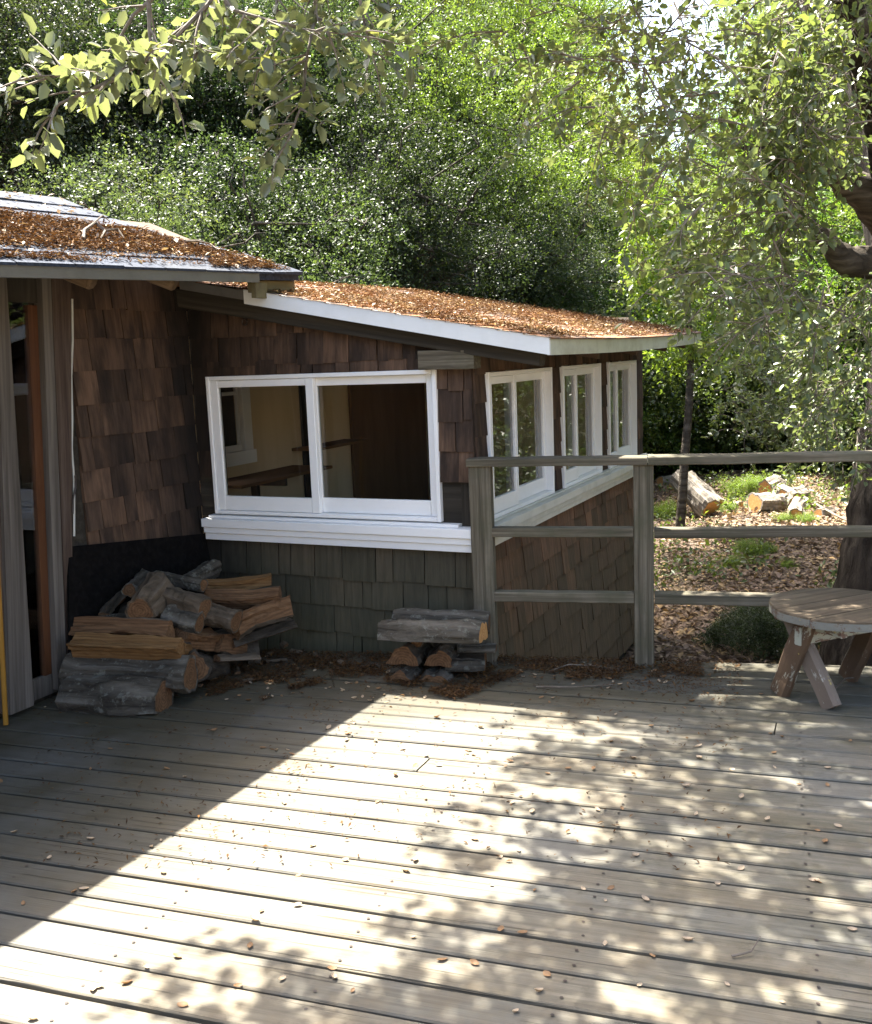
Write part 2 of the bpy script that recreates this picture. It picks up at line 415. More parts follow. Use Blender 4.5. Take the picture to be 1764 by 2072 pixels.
M['litter_brown'] = leaf_material('brown_deck_litter', (.085, .045, .022), (.06, .03, .012), .12, .85, .1, False, .6)
M['dead_pale'] = leaf_material('dry_leaf_pale', (.36, .275, .20), (.28, .19, .11), .15, .6, .3, False, .3)
M['dead_brown'] = leaf_material('dry_leaf_brown', (.20, .115, .06), (.25, .13, .05), .15, .65, .3, False, .3)
M['litter_mix'] = leaf_material('ground_leaf_litter', (.25, .175, .125), (.18, .12, .065), .15, .7, .3, False, .65)

def peel(name, base, under, amt):
    t = NT(name)
    n = t.noise(t.coord((3, 9, 9)), 3, 6, .75); g = t.noise(t.coord((2, 40, 40)), 1, 5, .6)
    c = t.mix(g, base, tuple(x * .7 for x in base))
    c = t.mix(t.ramp(n, [(amt - .02, BW(0)), (amt + .02, BW(1))]), c, under)
    y = t.noise(t.coord((4, 6, 6)), 3.3, 4, .7)
    c = t.mix(t.ramp(y, [(.68, BW(0)), (.71, BW(.8))]), c, (.42, .33, .10))
    return t.done(t.bsdf(c, .75, t.math('SUBTRACT', g, n), .003, .7, .25))
M['leg_brown'] = peel('stool_leg_brown', (.12, .078, .048), (.30, .29, .23), .60)
M['leg_pale'] = peel('stool_leg_pale', (.19, .15, .115), (.34, .33, .28), .62)
M['leg_white'] = peel('stool_brace_peeling', (.17, .105, .075), (.36, .37, .30), .47)

M['stool_rim'] = peel('stool_rim_paint', (.20, .20, .17), (.13, .085, .06), .56)

# ------------------------------------------------------------------ ground
def smooth(x): x = max(0.0, min(1.0, x)); return x * x * (3 - 2 * x)
def tz(x, y):
    az = math.degrees(math.atan2(x, y)) if (x or y) else 0
    far = math.hypot(x, y)
    start = 10.5 + 8.5 * smooth((az + 4) / 16) if y > 0 else 14
    base = -.95 + .25 * smooth((x - 1) / 8) * smooth((y - 6) / 8)
    r = max(0, far - start)
    slope = (.46 - .26 * math.exp(-((az - 15.5) / 4.5) ** 2)) if y > 0 else .22
    rise = slope * r * smooth(r / 7) * (1 - .35 * smooth((far - 45) / 60))
    und = .10 * math.sin(x * .9 + y * .35) * math.sin(y * .7 - x * .2) + .04 * math.sin(x * 3.1) * math.sin(y * 2.7)
    return base + rise + und * smooth((far - 4) / 4)
def ground():
    xs = np.concatenate([-np.geomspace(260, 14, 22), np.linspace(-13.5, 13.5, 82), np.geomspace(14, 260, 22)])
    ys = np.concatenate([-np.geomspace(200, 6, 14), np.linspace(-5, 26, 100), np.geomspace(27, 320, 28)])
    vs = [(x, y, tz(x, y)) for y in ys for x in xs]; nx = len(xs)
    fs = [(j * nx + i, j * nx + i + 1, (j + 1) * nx + i + 1, (j + 1) * nx + i) for j in range(len(ys) - 1) for i in range(nx - 1)]
    o = link('ground', mesh('ground', vs, fs, M['earth'], smooth=True)); prop(o, kind='structure'); return o
ground()

# ------------------------------------------------------------------ deck
NB = math.radians(-71.2); bd_dir = Vector((math.sin(NB + math.pi), math.cos(NB + math.pi), 0)); bd_n = Vector((-bd_dir.y, bd_dir.x, 0))
deck = empty('deck', (0, 2.5, 0), kind='structure')
RAIL_AZ = math.radians(102.3); rd = Vector((math.sin(RAIL_AZ), math.cos(RAIL_AZ), 0)); rn = Vector((rd.y, -rd.x, 0))
if rn.y > 0: rn = -rn                                       # rn points to the camera side
PB = G(1304, 1343); EDGE = PB - rn * .06                     # post foot; deck edge just behind
PITCH = .1437
def deck_boards():
    n0 = 1.0 * 4.166 * 0 + 2.19 * 1.64 / 1.68 - PITCH * 50
    k = 0
    while True:
        n1 = n0 + k * PITCH; k += 1
        if n1 > 6.3: break
        n2 = n1 + PITCH - random.uniform(.0105, .0165)
        def line(nv):
            """t range along the board where it lies on the deck side of rail edge and inside the house wall line"""
            base = bd_n * nv
            def clip(p, n, lo, hi):     # keep (base + dir*t - p).n >= 0
                d = bd_dir.dot(n); s0 = (base - p).dot(n)
                if abs(d) < 1e-6: return (lo, hi) if s0 >= 0 else (1, 0)
                t = -s0 / d
                return (max(lo, t), hi) if d > 0 else (lo, min(hi, t))
            lo, hi = (-3.9, 5.2) if nv > .25 else (-5.5, 4.5)
            lo, hi = clip(EDGE, rn, lo, hi)
            lo, hi = clip(W(A_L + .002, 0, 0), u, lo, hi)
            return lo, hi
        l1, h1 = line(n1); l2, h2 = line(n2)
        if h1 - l1 < .08 and h2 - l2 < .08: continue
        if h1 < l1: h1 = l1 = l2
        if h2 < l2: l2 = h2 = h1 - .02
        cuts = [0, 1]
        if random.random() < .06 : cuts = [0, random.choice([.25, .4, .66]), 1]
        for c0, c1 in zip(cuts[:-1], cuts[1:]):
            e1 = .0 if c0 == 0 else .003; e2 = 0 if c1 == 1 else .003
            a1, b1 = l1 + (h1 - l1) * c0 + e1, l1 + (h1 - l1) * c1 - e2
            a2, b2 = l2 + (h2 - l2) * c0 + e1, l2 + (h2 - l2) * c1 - e2
            if b1 - a1 < .03 or b2 - a2 < .03: continue
            bz = .005; top = random.uniform(-.0018, .0018); th = .038; N = 10
            vs, fs = [], []
            for i in range(N + 1):
                f = i / N; wob = random.uniform(-.0012, .0012); cup = random.uniform(0, .0012)
                p1 = bd_n * (n1 + wob) + bd_dir * (a1 + (b1 - a1) * f); p2 = bd_n * (n2 + wob) + bd_dir * (a2 + (b2 - a2) * f)
                q = lambda s, z: p1.lerp(p2, s) + ZU * (z + top)
                s = bz / (n2 - n1)
                vs += [q(0, -th), q(0, -bz), q(s, -.0), q(.5, -cup), q(1 - s, 0), q(1, -bz), q(1, -th)]
            for i in range(N):
                for m in range(7):
                    a, b = i * 7 + m, i * 7 + (m + 1) % 7; fs.append((a, b, b + 7, a + 7))
            fs.append(tuple(reversed(range(7)))); fs.append(tuple(N * 7 + m for m in range(7)))
            c = (vs[0] + vs[-1]) / 2; c.z = 0
            R = frame3(bd_dir, ZU); Ri = R.transposed()
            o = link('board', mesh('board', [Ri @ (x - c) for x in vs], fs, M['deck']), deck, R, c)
deck_boards()
# joists and rim
for i in range(14):
    p = bd_dir * (-3.6 + i * .62) + ZU * -.13; a = p + bd_n * -4.5; b = p + bd_n * 5.5
    t_e = (EDGE - b).dot(rn); 
    if (b - EDGE).dot(rn) < .05: b = b + bd_n * (((EDGE - b).dot(rn) + .05) / bd_n.dot(rn))
    if (a - b).length > .3: beam('joist', a, b, .04, .17, M['dark_wood'], deck)
eA = EDGE - rd * 1.1 - ZU * .135; eB = EDGE + rd * 5 - ZU * .135
beam('rim_board', eA - rn * .022, eB - rn * .022, .04, .19, M['rail_wood'], deck)
# dark nail heads
def nails():
    vs, fs = [], []
    for i in range(14):
        for k in range(34):
            n1 = 2.19 * 1.64 / 1.68 + PITCH * (k - 13) 
            for s in (.03, .10):
                p = bd_dir * (-3.6 + i * .62 + random.uniform(-.01, .01)) + bd_n * (n1 + s)
                if (p - EDGE).dot(rn) < .02 or (p - W(A_L, 0, 0)).dot(u) < .02: continue
                if (p - W(0, 0, 0)).dot(-v) < 0 and (p - W(A_C, 0, 0)).dot(u) < 0: continue
                n = len(vs); r = .0055
                for t in range(6): vs.append(p + Vector((math.cos(t * 1.047) * r, math.sin(t * 1.047) * r, .0025)))
                fs.append(tuple(range(n, n + 6)))
    link('nail_heads', mesh('nail_heads', [q - Vector((0, 2.5, 0)) for q in vs], fs, M['iron']), deck, None, Vector((0, 2.5, 0)))
    bpy.data.objects['nail_heads']['kind'] = 'stuff'
nails()

# ------------------------------------------------------------------ cabin
cabin = empty('cabin', W(0, 0, 0), label='shingled wooden cabin with white framed windows and low wing under a litter strewn roof', cat='cabin')
shcount = [0]
def shingle_wall(parent, wfn, axis, nrm, a0, a1, zs, rects, topfn, mat, lean=lambda z: 0.0, maxn=999, wr=(.075, .2), gaps=(.003, .004, .006, .009), thk=1.0, zj=.008):
    far_parts = []
    for ci, z0 in enumerate(zs):
        zt = (zs[ci - 1] if ci else z0 + .18) + .03
        segs = [(a0, a1)]
        trims = []
        for (ra0, ra1, rz0, rz1) in rects:
            if rz1 <= z0 or rz0 >= zt - .03: continue
            new = []
            for (s0, s1) in segs:
                if ra1 <= s0 or ra0 >= s1: new.append((s0, s1)); continue
                if s0 < ra0: new.append((s0, ra0))
                if s1 > ra1: new.append((ra1, s1))
                lo, hi = max(s0, ra0), min(s1, ra1)
                if rz0 - z0 > .015: trims.append((lo, hi, z0, min(zt, rz0)))
                if (zt - .03) - rz1 > .015: trims.append((lo, hi, rz1, zt))
            segs = new
        items = [(s0, s1, z0, zt) for s0, s1 in segs] + trims
        for (s0, s1, b0, t0) in items:
            a = s0
            while a < s1 - .004:
                wd = random.uniform(*wr)
                if random.random() < .15: wd *= .55
                e = min(s1, a + wd)
                if s1 - e < .03: e = s1
                tt = min(t0, topfn((a + e) / 2))
                zb = b0 + (random.uniform(-zj, zj) if b0 == z0 else 0)
                if tt - zb > .012:
                    g = random.choice(gaps); th = random.uniform(.013, .024) * thk; sk = random.uniform(-.004, .004)
                    wl, wr_ = a + g / 2, e - g / 2; mid = (a + e) / 2; hh = tt - zb
                    fr_ = hh / .21
                    tb = .004 + th; tp = .004 + max(.003, th * (1 - .8 * min(1, fr_)))
                    vs = []
                    for (z, t) in ((0, tb), (hh, tp)):
                        for x in (wl - mid, wr_ - mid):
                            for y in (0.0, t):
                                vs.append(Vector((x + (sk if z == 0 else 0), -y, z + (random.uniform(-.0015, .0015) if z == 0 else 0))))
                    fs = [(0, 1, 3, 2), (4, 6, 7, 5), (0, 4, 5, 1), (2, 3, 7, 6), (1, 5, 7, 3), (0, 2, 6, 4)]
                    X = axis; Z = ZU; Y = -nrm      # local y points into the wall
                    R = Matrix((X, Y, Z)).transposed()
                    q = wfn(mid + lean(zb), zb)
                    if shcount[0] < maxn or maxn == 999:
                        link('shingle', mesh('shingle', vs, fs, mat), parent, R, q)
                        shcount[0] += 1
                    else: far_parts.append(([R @ x + q for x in vs], fs))
                a = e
    if far_parts:
        V_, F_, _ = join(far_parts)
        o = world_mesh('shingles', V_, F_, mat, parent); o['kind'] = 'stuff'

def courses(z_start, step, z_end):
    out = []; z = z_start
    while z > z_end: out.append(z); z -= step
    return out

# --- measured window positions on the front wall
wtl, wtr, wbl, wbr = FR(428, 755), FR(890, 755), FR(434, 1034), FR(893, 1058)
FW = ((wtl.x + wbl.x) / 2, (wtr.x + wbr.x) / 2, (wbl.z + wbr.z) / 2, (wtl.z + wtr.z) / 2)
sT, sB = (FR(413, 1043).z + FR(945, 1068).z) / 2, (FR(413, 1085).z + FR(948, 1116).z) / 2
beamL, beamR = FR(342, 617, .05), FR(1110, 743, .05)
def front_top(a): return beamL.z + (beamR.z - beamL.z) * (a - beamL.x) / (beamR.x - beamL.x) + .03

lean_ref = lambda z: 0.0
fw = world_mesh('front_wall', [W(A_L, .004, -1), W(A_C, .004, -1), W(A_C, .004, sT), W(A_L, .004, sT)], [(0, 1, 2, 3)], M['dark_wood'], cabin)
def wallpiece(a0, a1, z0, z1):
    bbox_w('wall_panel', a0, a1, .002, .09, z0, z1, M['dark_wood'], cabin)
wallpiece(A_L, FW[0] + .02, sT + .002, 2.05); wallpiece(FW[1] - .02, A_C - .004, sT + .002, 1.75); wallpiece(FW[0] + .021, FW[1] - .021, FW[3] - .02, 1.72)
zs_up = courses(FR(600, 707).z + .0, .172, FW[2] - .1)
crs = [FR(420, 617).z, FR(420, 683).z]
zu = [FR(450, 683).z + .17, FR(450, 683).z, FR(450, 683).z - .17]
z_r = zu + [zu[-1] - .165 * i for i in range(1, 5)]
shingle_wall(fw, lambda a, z: W(a, 0, z), u, -v, A_L + .02, A_C, z_r, [(FW[0] + .01, FW[1] - .01, -1, FW[3] - .01), (A_L - 1, 9, -1, sT - .02)], front_top, M['shingle'])
zl = [sB - .118 + .0]
zl = [FR(700, 1170).z]
zl = [zl[0] - .163 * i for i in range(0, 6)]
shingle_wall(fw, lambda a, z: W(a, 0, z), u, -v, A_L + .02, A_C, zl, [], lambda a: sB + .02, M['shingle_low'], wr=(.08, .24))

# --- front sill: three stepped boards
sA0, sA1 = FR(413, 1060, .06).x, A_C + .03
sill = empty('sill', W(0, 0, 0)); sill.parent = cabin; sill.location = (0, 0, 0)
hs = sT - sB
bbox_w('sill_board', sA0, sA1, -.085, .02, sB + hs * .62, sT, M['white'], sill)
bbox_w('sill_board', sA0 + .004, sA1 - .006, -.070, .002, sB + hs * .33, sB + hs * .60, M['white'], sill)
bbox_w('sill_board', sA0 + .002, sA1 - .006, -.056, .002, sB, sB + hs * .315, M['white'], sill)
bbox_w('sill_ledge', sA0 + .03, sA1 - .12, -.05, .06, sT + .001, sT + .018, M['white'], sill)

def window(name, fn, X, N, a0, a1, z0, z1, splits, mats, parent, fw_=.024, sw=.040, front_second=True, depth=.10, brail=.085, label=None):
    """fn(a, off, z): world point, off = outwards.  splits: boundary between two sliding sashes"""
    w_ = empty(name, fn((a0 + a1) / 2, 0, z0)); w_.location = w_.location - wloc(parent); w_.parent = parent
    if label: w_['label'] = label
    def bx(nm, c0, c1, o0, o1, y0, y1, mat, vert=False):
        c = fn((c0 + c1) / 2, (o0 + o1) / 2, (y0 + y1) / 2)
        if vert: vs, fs = bevel_box(y1 - y0, abs(o1 - o0), c1 - c0, .003); R = frame3(ZU, X)
        else: vs, fs = bevel_box(c1 - c0, abs(o1 - o0), y1 - y0, .003); R = frame3(X, ZU)
        return (  [R @ q + c for q in vs], fs)
    pieces = [bx('', a0, a0 + fw_, -depth + .03, .032, z0, z1, 0, True), bx('', a1 - fw_, a1, -depth + .03, .032, z0, z1, 0, True),
              bx('', a0 + fw_ + .001, a1 - fw_ - .001, -depth + .03, .031, z1 - fw_, z1, 0), bx('', a0 + fw_ + .001, a1 - fw_ - .001, -depth + .03, .033, z0, z0 + fw_ * .9, 0)]
    V_, F_, _ = join(pieces); world_mesh('frame', V_, F_, mats, w_)
    ia0, ia1, iz0, iz1 = a0 + fw_ + .002, a1 - fw_ - .002, z0 + fw_ * .9 + .002, z1 - fw_ - .002
    rng_ = [(ia0, splits + sw / 2), (splits - sw / 2, ia1)]
    for i, (c0, c1) in enumerate(rng_):
        o1 = .022 if i == 0 else -.012; o0 = o1 - .032
        tr = .05 if i == 0 else .055
        P_ = [bx('', c0, c0 + sw, o0, o1, iz0, iz1, 0, True), bx('', c1 - sw, c1, o0, o1, iz0, iz1, 0, True),
              bx('', c0 + sw + .001, c1 - sw - .001, o0 + .001, o1 - .001, iz1 - tr + .01, iz1, 0), bx('', c0 + sw + .001, c1 - sw - .001, o0 + .001, o1 - .001, iz0, iz0 + brail, 0)]
        V_, F_, _ = join(P_); world_mesh('sash', V_, F_, mats, w_)
        om = (o0 + o1) / 2
        world_mesh('pane', [fn(c0 + sw - .004, om, iz0 + brail - .004), fn(c1 - sw + .004, om, iz0 + brail - .004), fn(c1 - sw + .004, om, iz1 - tr + .014), fn(c0 + sw - .004, om, iz1 - tr + .014)], [(0, 1, 2, 3)], M['glass'], w_)
    return w_
ffn = lambda a, o, z: W(a, -o, z)
split_f = FR(636, 900).x
window('window', ffn, u, -v, FW[0], FW[1], FW[2], FW[3], split_f, M['white'], cabin, sw=.052, label='wide white sliding window facing the deck')

# --- side wall of the wing
L_S = SD(1297, 760).y                                        # length of the side wall
sTs = (SD(1000, 1052).z + SD(1300, 908).z) / 2 - .0; 
z_st, z_sb = sT + .005, sB + .01
sw_ = world_mesh('side_wall', [W(A_C - .004, 0, -1.3), W(A_C - .004, L_S, -1.3), W(A_C - .004, L_S, z_st), W(A_C - .004, 0, z_st)], [(0, 1, 2, 3)], M['dark_wood'], cabin)
sfn = lambda a, o, z: W(A_C + o, a, z)
edges = [SD(980, 850).y, SD(1110, 850).y, SD(1131, 850).y, SD(1209, 830).y, SD(1225, 830).y, SD(1281, 820).y]
zt_s = (SD(1000, 749).z + SD(1200, 738).z) / 2
zb_s = z_st + .012
for i in range(3):
    e0, e1 = edges[2 * i], edges[2 * i + 1]
    sp = [SD(1037, 850).y, SD(1161, 830).y, SD(1244, 820).y][i]
    window('window', sfn, v, u, e0, e1, zb_s, zt_s, sp, M['white'], cabin, label=['nearest window of the side wall', 'middle window of the side wall', 'farthest window of the side wall'][i])
for (a, b) in ((0.0, edges[0]), (edges[1], edges[2]), (edges[3], edges[4]), (edges[5], L_S)):
    vs_ = bbox_w('corner_post', A_C - .09, A_C - .002, a + .001, b - .001, z_st + .01, zt_s + .02, M['dark_wood'], cabin, 'z')
roof_under = lambda b: 1.66
z_side_up = [zt_s + .0 - .165 * i for i in range(0, 6)]
shingle_wall(sw_, lambda a, z: W(A_C, a, z), v, u, .0, L_S, z_side_up, [(e0 + .002, e1 - .002, -1, zt_s - .001) for e0, e1 in zip(edges[::2], edges[1::2])] + [(-1, 9, -1, z_st - .01)], lambda a: zt_s + .13, M['shingle'], wr=(.09, .22), thk=.7)
z_side = [z_sb - .10 - .165 * i for i in range(0, 9)]
shingle_wall(sw_, lambda a, z: W(A_C, a, z), v, u, .0, L_S, z_side, [], lambda a: z_sb + .02, M['shingle_side'], wr=(.09, .22), maxn=298, gaps=(.0006, .001, .0015), thk=1.35, zj=.003)
hs2 = z_st - z_sb
bbox_w('side_sill', A_C - .02, A_C + .095, -.02, L_S + .05, z_sb + hs2 * .62, z_st, M['white_side'], sill, 'b')
bbox_w('side_sill', A_C + .002, A_C + .075, -.015, L_S + .04, z_sb + hs2 * .32, z_sb + hs2 * .60, M['white_side'], sill, 'b')
bbox_w('side_sill', A_C + .002, A_C + .058, -.015, L_S + .04, z_sb, z_sb + hs2 * .30, M['white_side'], sill, 'b')
bbox_w('side_sill', A_C - .02, A_C + .05, -.0, L_S, z_st + .001, z_st + .012, M['white_side'], sill, 'b')

# --- left wall with the door
lw_len = 6.0
lwall = world_mesh('left_wall', [W(A_L - .002, -lw_len, -1), W(A_L - .002, 0, -1), W(A_L - .002, 0, 2.17), W(A_L - .002, -lw_len, 2.17)], [(0, 1, 2, 3)], M['dark_wood'], cabin)
bS = (LW(148, 620).y + LW(152, 1050).y) / 2                   # where the shingles start
zc = [LW(165, 683).z, LW(165, 747.5).z]
zlw = [LW(166, y).z for y in (624, 683, 748, 818, 887, 953.5, 1018.5, 1080)]
zlw += [zlw[-1] - .165 * i for i in range(1, 5)]
shingle_wall(lwall, lambda a, z: W(A_L, a, z), v, u, bS, -.02, zlw, [], lambda a: 2.25, M['shingle'], wr=(.10, .24))
# door post assembly, left wall plane; posts lean slightly like the old frame
def lpost(x0t, x1t, yt, x0b, x1b, yb, o, th, mat, name='post', parent=None):
    a0, a1 = LW(x0t, yt, o), LW(x1t, yt, o); c0, c1 = LW(x0b, yb, o), LW(x1b, yb, o)
    vs = []
    for (s, zz) in ((0, 0), (1, 1)):
        pass
    zt, zb = (a0.z + a1.z) / 2, max(0.001, (c0.z + c1.z) / 2)
    q = [(c0.y, zb), (c1.y, zb), (a1.y, zt), (a0.y, zt)]
    front = [W(A_L + o, y, z) for y, z in q]; back = [W(A_L + o - th, y, z) for y, z in q]
    vs = front + back
    c = sum(vs, Vector()) / 8
    R = frame3((front[3] - front[0]), u); Ri = R.transposed()
    return link(name, mesh(name, [Ri @ (x - c) for x in vs], [(0, 1, 2, 3), (7, 6, 5, 4), (0, 4, 5, 1), (1, 5, 6, 2), (2, 6, 7, 3), (3, 7, 4, 0)], mat), parent, R, c)
door = empty('door', W(A_L, -1.2, 0)); door.location = door.location - cabin.location; door.parent = cabin
lpost(-8, 13, 560, 20, 70, 1437, .075, .07, M['grey_wood'], 'door_post', door)
lpost(-40, -8.5, 560, -45, 19, 1450, .055, .06, M['brown_wood'], 'door_post', door)
lpost(84, 103, 560, 117, 137, 1392, .055, .06, M['grey_wood'], 'door_post', door)
lpost(104, 143, 560, 137.5, 148, 1370, .042, .05, M['brown_wood'], 'door_post', door)
lpost(56, 84, 618, 92, 118, 1375, .018, .03, M['orange_wood'], 'stile', door)
lpost(14, 84, 560, 15, 86, 612, .022, .035, M['dark_wood'], 'head_panel', door)
lpost(46, 118, 1372, 48, 119, 1412, .022, .035, M['grey_wood'], 'bottom_rail', door)
lpost(14, 56, 612, 60, 92, 1376, .006, .006, M['glass'], 'pane', door)
lpost(-60, 30, 700, -30, 20, 1440, .085, .012, M['grey_fascia'], 'screen_door', door) if False else None
# white caulk line between post and shingles
cp = [LW(x, y, .035) for x, y in ((146, 605), (147, 690), (144, 760), (146, 850), (145, 905), (149, 960), (150, 1020), (150, 1085))]
V_, F_ = tube([W(A_L + .035, p.y, p.z) for p in cp], .006, 5); world_mesh('caulk_line', V_, F_, M['caulk'], cabin)
cp = [LW(x, y, .05) for x, y in ((152, 962), (153, 985), (148, 1010), (147, 1040))]
V_, F_ = tube([W(A_L + .05, p.y, p.z) for p in cp], .005, 5); world_mesh('cable', V_, F_, M['iron'], cabin)
# yellow edged screen leaning at the far left
ya, yb = LW(-12, 1020, .16), LW(21, 1436, .16)
ye = beam('yellow_strip', W(A_L + .16, ya.y, ya.z), W(A_L + .12, yb.y, .01), .022, .022, M['yellow'])
prop(ye, 'thin yellow edged stick leaning against the grey door post at the left border', 'stick')

# --- wing roof
o1 = .19
K, KT, L_, LT = FR(1112, 720, o1), FR(1112, 685, o1), FR(490, 616.5, o1), FR(492, 587, o1)
aK = K.x; oK = aK - A_C
RT, RB = SD(1418, 673, oK), SD(1418, 694, oK)
bR = RT.y
slope = (LT.z - KT.z) / (LT.x - KT.x)
rise_b = (RT.z - KT.z) / (RT.y + o1)
def wz(a, b): return KT.z + slope * (a - aK) + (rise_b * (b + o1))
def sag(b): t = (b + o1) / (bR + o1); return -.018 * math.sin(math.pi * t) * (1 if 0 < t < 1 else 0)
wing_roof = empty('wing_roof', W(0, 1, 1.9)); wing_roof.location = wing_roof.location - cabin.location; wing_roof.parent = cabin
aRL = A_L - .25
def wing_surface():
    vs, fs = [], []; NA, NBB = 26, 14
    def zt(a, b): return wz(a, b) + sag(b) * smooth((a - (aK - 1.6)) / 1.6)
    for top in (0, 1):
        for i in range(NA + 1):
            for j in range(NBB + 1):
                a = aRL + (aK - .012 - aRL) * i / NA; b = -o1 + .012 + (bR + o1 - .02) * j / NBB
                vs.append(W(a, b, zt(a, b) - (.0 if top else .035) - .004))
    n = (NA + 1) * (NBB + 1); q = NBB + 1
    for i in range(NA):
        for j in range(NBB):
            a = i * q + j; fs.append((a, a + 1, a + q + 1, a + q)); fs.append((n + a, n + a + q, n + a + q + 1, n + a + 1))
    for i in range(NA):
        a = i * q; fs.append((a, a + q, n + a + q, n + a)); a = i * q + NBB; fs.append((a + q, a, n + a, n + a + q))
    for j in range(NBB):
        a = NA * q + j; fs.append((a, a + 1, n + a + 1, n + a))
    world_mesh('roof_deck', vs, fs, M['roof_l'], wing_roof)
    # shingle tabs, courses running along b
    tabs = []
    na = int((aK - aRL) / .14)
    for i in range(na):
        a = aK + .012 - .14 * i
        b = -o1 - .012; 
        while b < bR:
            wd = .30 + random.uniform(-.01, .01); e = min(b + wd, bR + .01)
            z0 = .006 + random.uniform(0, .004)
            P_ = []
            for (aa, bb, dz) in ((a, b + .003, z0), (a, e - .003, z0), (a - .15, e - .003, .003), (a - .15, b + .003, .003)):
                P_.append(W(aa, bb, zt(aa, min(max(bb, -o1), bR)) + dz))
            for (aa, bb, dz) in ((a, b + .003, -.001), (a, e - .003, -.001)): P_.append(W(aa, bb, zt(aa, min(max(bb, -o1), bR)) + dz))
            tabs.append((P_, [(0, 1, 2, 3), (0, 4, 5, 1)])); b = e
    V_, F_, _ = join(tabs); o = world_mesh('roof_shingles', V_, F_, M['roof_l'], wing_roof); o['kind'] = 'stuff'
    return zt
wzt = wing_surface()
def slab(name, pts_top, drop, thick_dir, mat, parent):
    """fascia following pts_top (world), hanging drop metres"""
    vs, fs = [], []
    for i, p in enumerate(pts_top):
        dr = drop[i] if hasattr(drop, '__len__') else drop
        vs += [p, p - ZU * dr, p - ZU * dr + thick_dir, p + thick_dir]
    n = len(pts_top)
    for i in range(n - 1):
        for k in range(4): a, b = i * 4 + k, i * 4 + (k + 1) % 4; fs.append((a, b, b + 4, a + 4))
    fs.append((3, 2, 1, 0)); fs.append(tuple((n - 1) * 4 + k for k in range(4)))
    c = sum(vs, Vector()) / len(vs); R = frame3(pts_top[-1] - pts_top[0], ZU); Ri = R.transposed()
    return link(name, mesh(name, [Ri @ (q - c) for q in vs], fs, mat), parent, R, c)
dropK, dropL = KT.z - K.z, LT.z - L_.z
slab('fascia', [W(LT.x, -o1, LT.z + .004), W(aK, -o1, KT.z + .004)], [dropL, dropK], v * .018, M['white_fascia'], wing_roof)
n_ = 10
slab('side_fascia', [W(aK, -o1 + .0 + (bR + o1) * i / n_ + (.0185 if i == 0 else 0), KT.z + .003 + (RT.z - KT.z) * i / n_ + sag(-o1 + (bR + o1) * i / n_)) for i in range(n_ + 1)], [dropK * (1 - i / n_) + (RT.z - RB.z) * i / n_ for i in range(n_ + 1)], -u * .018, M['green_fascia'], wing_roof)
# dull grey continuation of the fascia up under the main eave
gl0 = FR(362, 574, o1); slab('flashing', [W(gl0.x, -o1 + .004, FR(367, 566, o1).z), W(LT.x - .002, -o1 + .004, FR(488, 588, o1).z)], .052, v * .015, M['grey_fascia'], wing_roof)
# rafter on the front wall under the fascia, and rafters along the wing
pA, pB = FR(342, 600, .06), FR(1110, 735, .06)
hb = .105
beam('rafter', W(pA.x - .05, -.055, FR(342, 617, .1).z + hb / 2 + .01), W(pB.x - .03, -.055, FR(1110, 743, .1).z + hb / 2 + .006), .09, hb, M['dark_wood'], wing_roof)
for b in (.9, 1.8, 2.7, 3.4):
    if b < bR: beam('rafter', W(A_L, b, wz(A_L, b) - .085), W(aK - .06, b, wz(aK - .06, b) - .085 + sag(b)), .045, .085, M['rafter'], wing_roof)
beam('wall_plate', W(A_C - .045, .03, zt_s + .09), W(A_C - .045, L_S, zt_s + .09), .08, .12, M['dark_wood'], wing_roof)
# old beam end nailed over the window, with lichen
q0, q1 = FR(847, 730, .09), FR(973, 730, .09)
beam('beam_end', W(q0.x, -.05, q0.z), W(A_C + .05, -.05, q0.z), .095, .10, M['rail_wood'], wing_roof, j=.003, nx=6)
# hook
rp = FR(497, 652, .02)
ring = []
for i in range(13): t = i / 12 * 2 * math.pi; ring.append(W(rp.x + .018 * math.cos(t), -.03, rp.z + .0 + .018 * math.sin(t)))
r1 = tube(ring, .005, 5, False); r2 = tube([W(rp.x, -.01, rp.z + .045), W(rp.x - .012, -.035, rp.z + .035), W(rp.x, -.03, rp.z + .018)], .004, 5)
V_, F_, _ = join([r1, r2]); world_mesh('ring_hook', V_, F_, M['iron'], cabin)

# --- main roof
oE = .70; aE = A_L + oE
E1, E2, E3 = LW(0, 530, oE), LW(517, 549, oE), LW(603, 541, oE)
es = (E2.z - E1.z) / (E2.y - E1.y)
PITCHM = .46
def mz(a, b): return E1.z + es * (b - E1.y) + PITCHM * (aE - a)
def on_main(x, y):
    # plane z = E1.z + es*(b-E1.y) + P*(aE-a)
    d = ray(x, y); n = u * PITCHM - v * es + ZU
    p0 = W(aE, E1.y, E1.z); t = (p0 - O).dot(n) / d.dot(n); return loc(O + d * t)
main_roof = empty('main_roof', W(-1, -1, 2.4)); main_roof.location = main_roof.location - cabin.location; main_roof.parent = cabin
out = [on_main(x, y) for x, y in ((603, 541), (480, 518), (340, 485), (250, 457), (175, 425), (110, 405))]
aRidge = out[-1].x
bfar = -6.5
poly = [Vector((aE, bfar, 0)), Vector((aE, E3.y, 0))] + [Vector((p.x, p.y, 0)) for p in out[1:]] + [Vector((aRidge, bfar, 0))]
def inpoly(a, b):
    c = False; n = len(poly)
    for i in range(n):
        p, q = poly[i], poly[(i + 1) % n]
        if (p.y > b) != (q.y > b) and a < (q.x - p.x) * (b - p.y) / (q.y - p.y) + p.x: c = not c
    return c
vs = [W(p.x, p.y, mz(p.x, p.y)) for p in poly] + [W(p.x, p.y, mz(p.x, p.y) - .045) for p in poly]; n = len(poly)
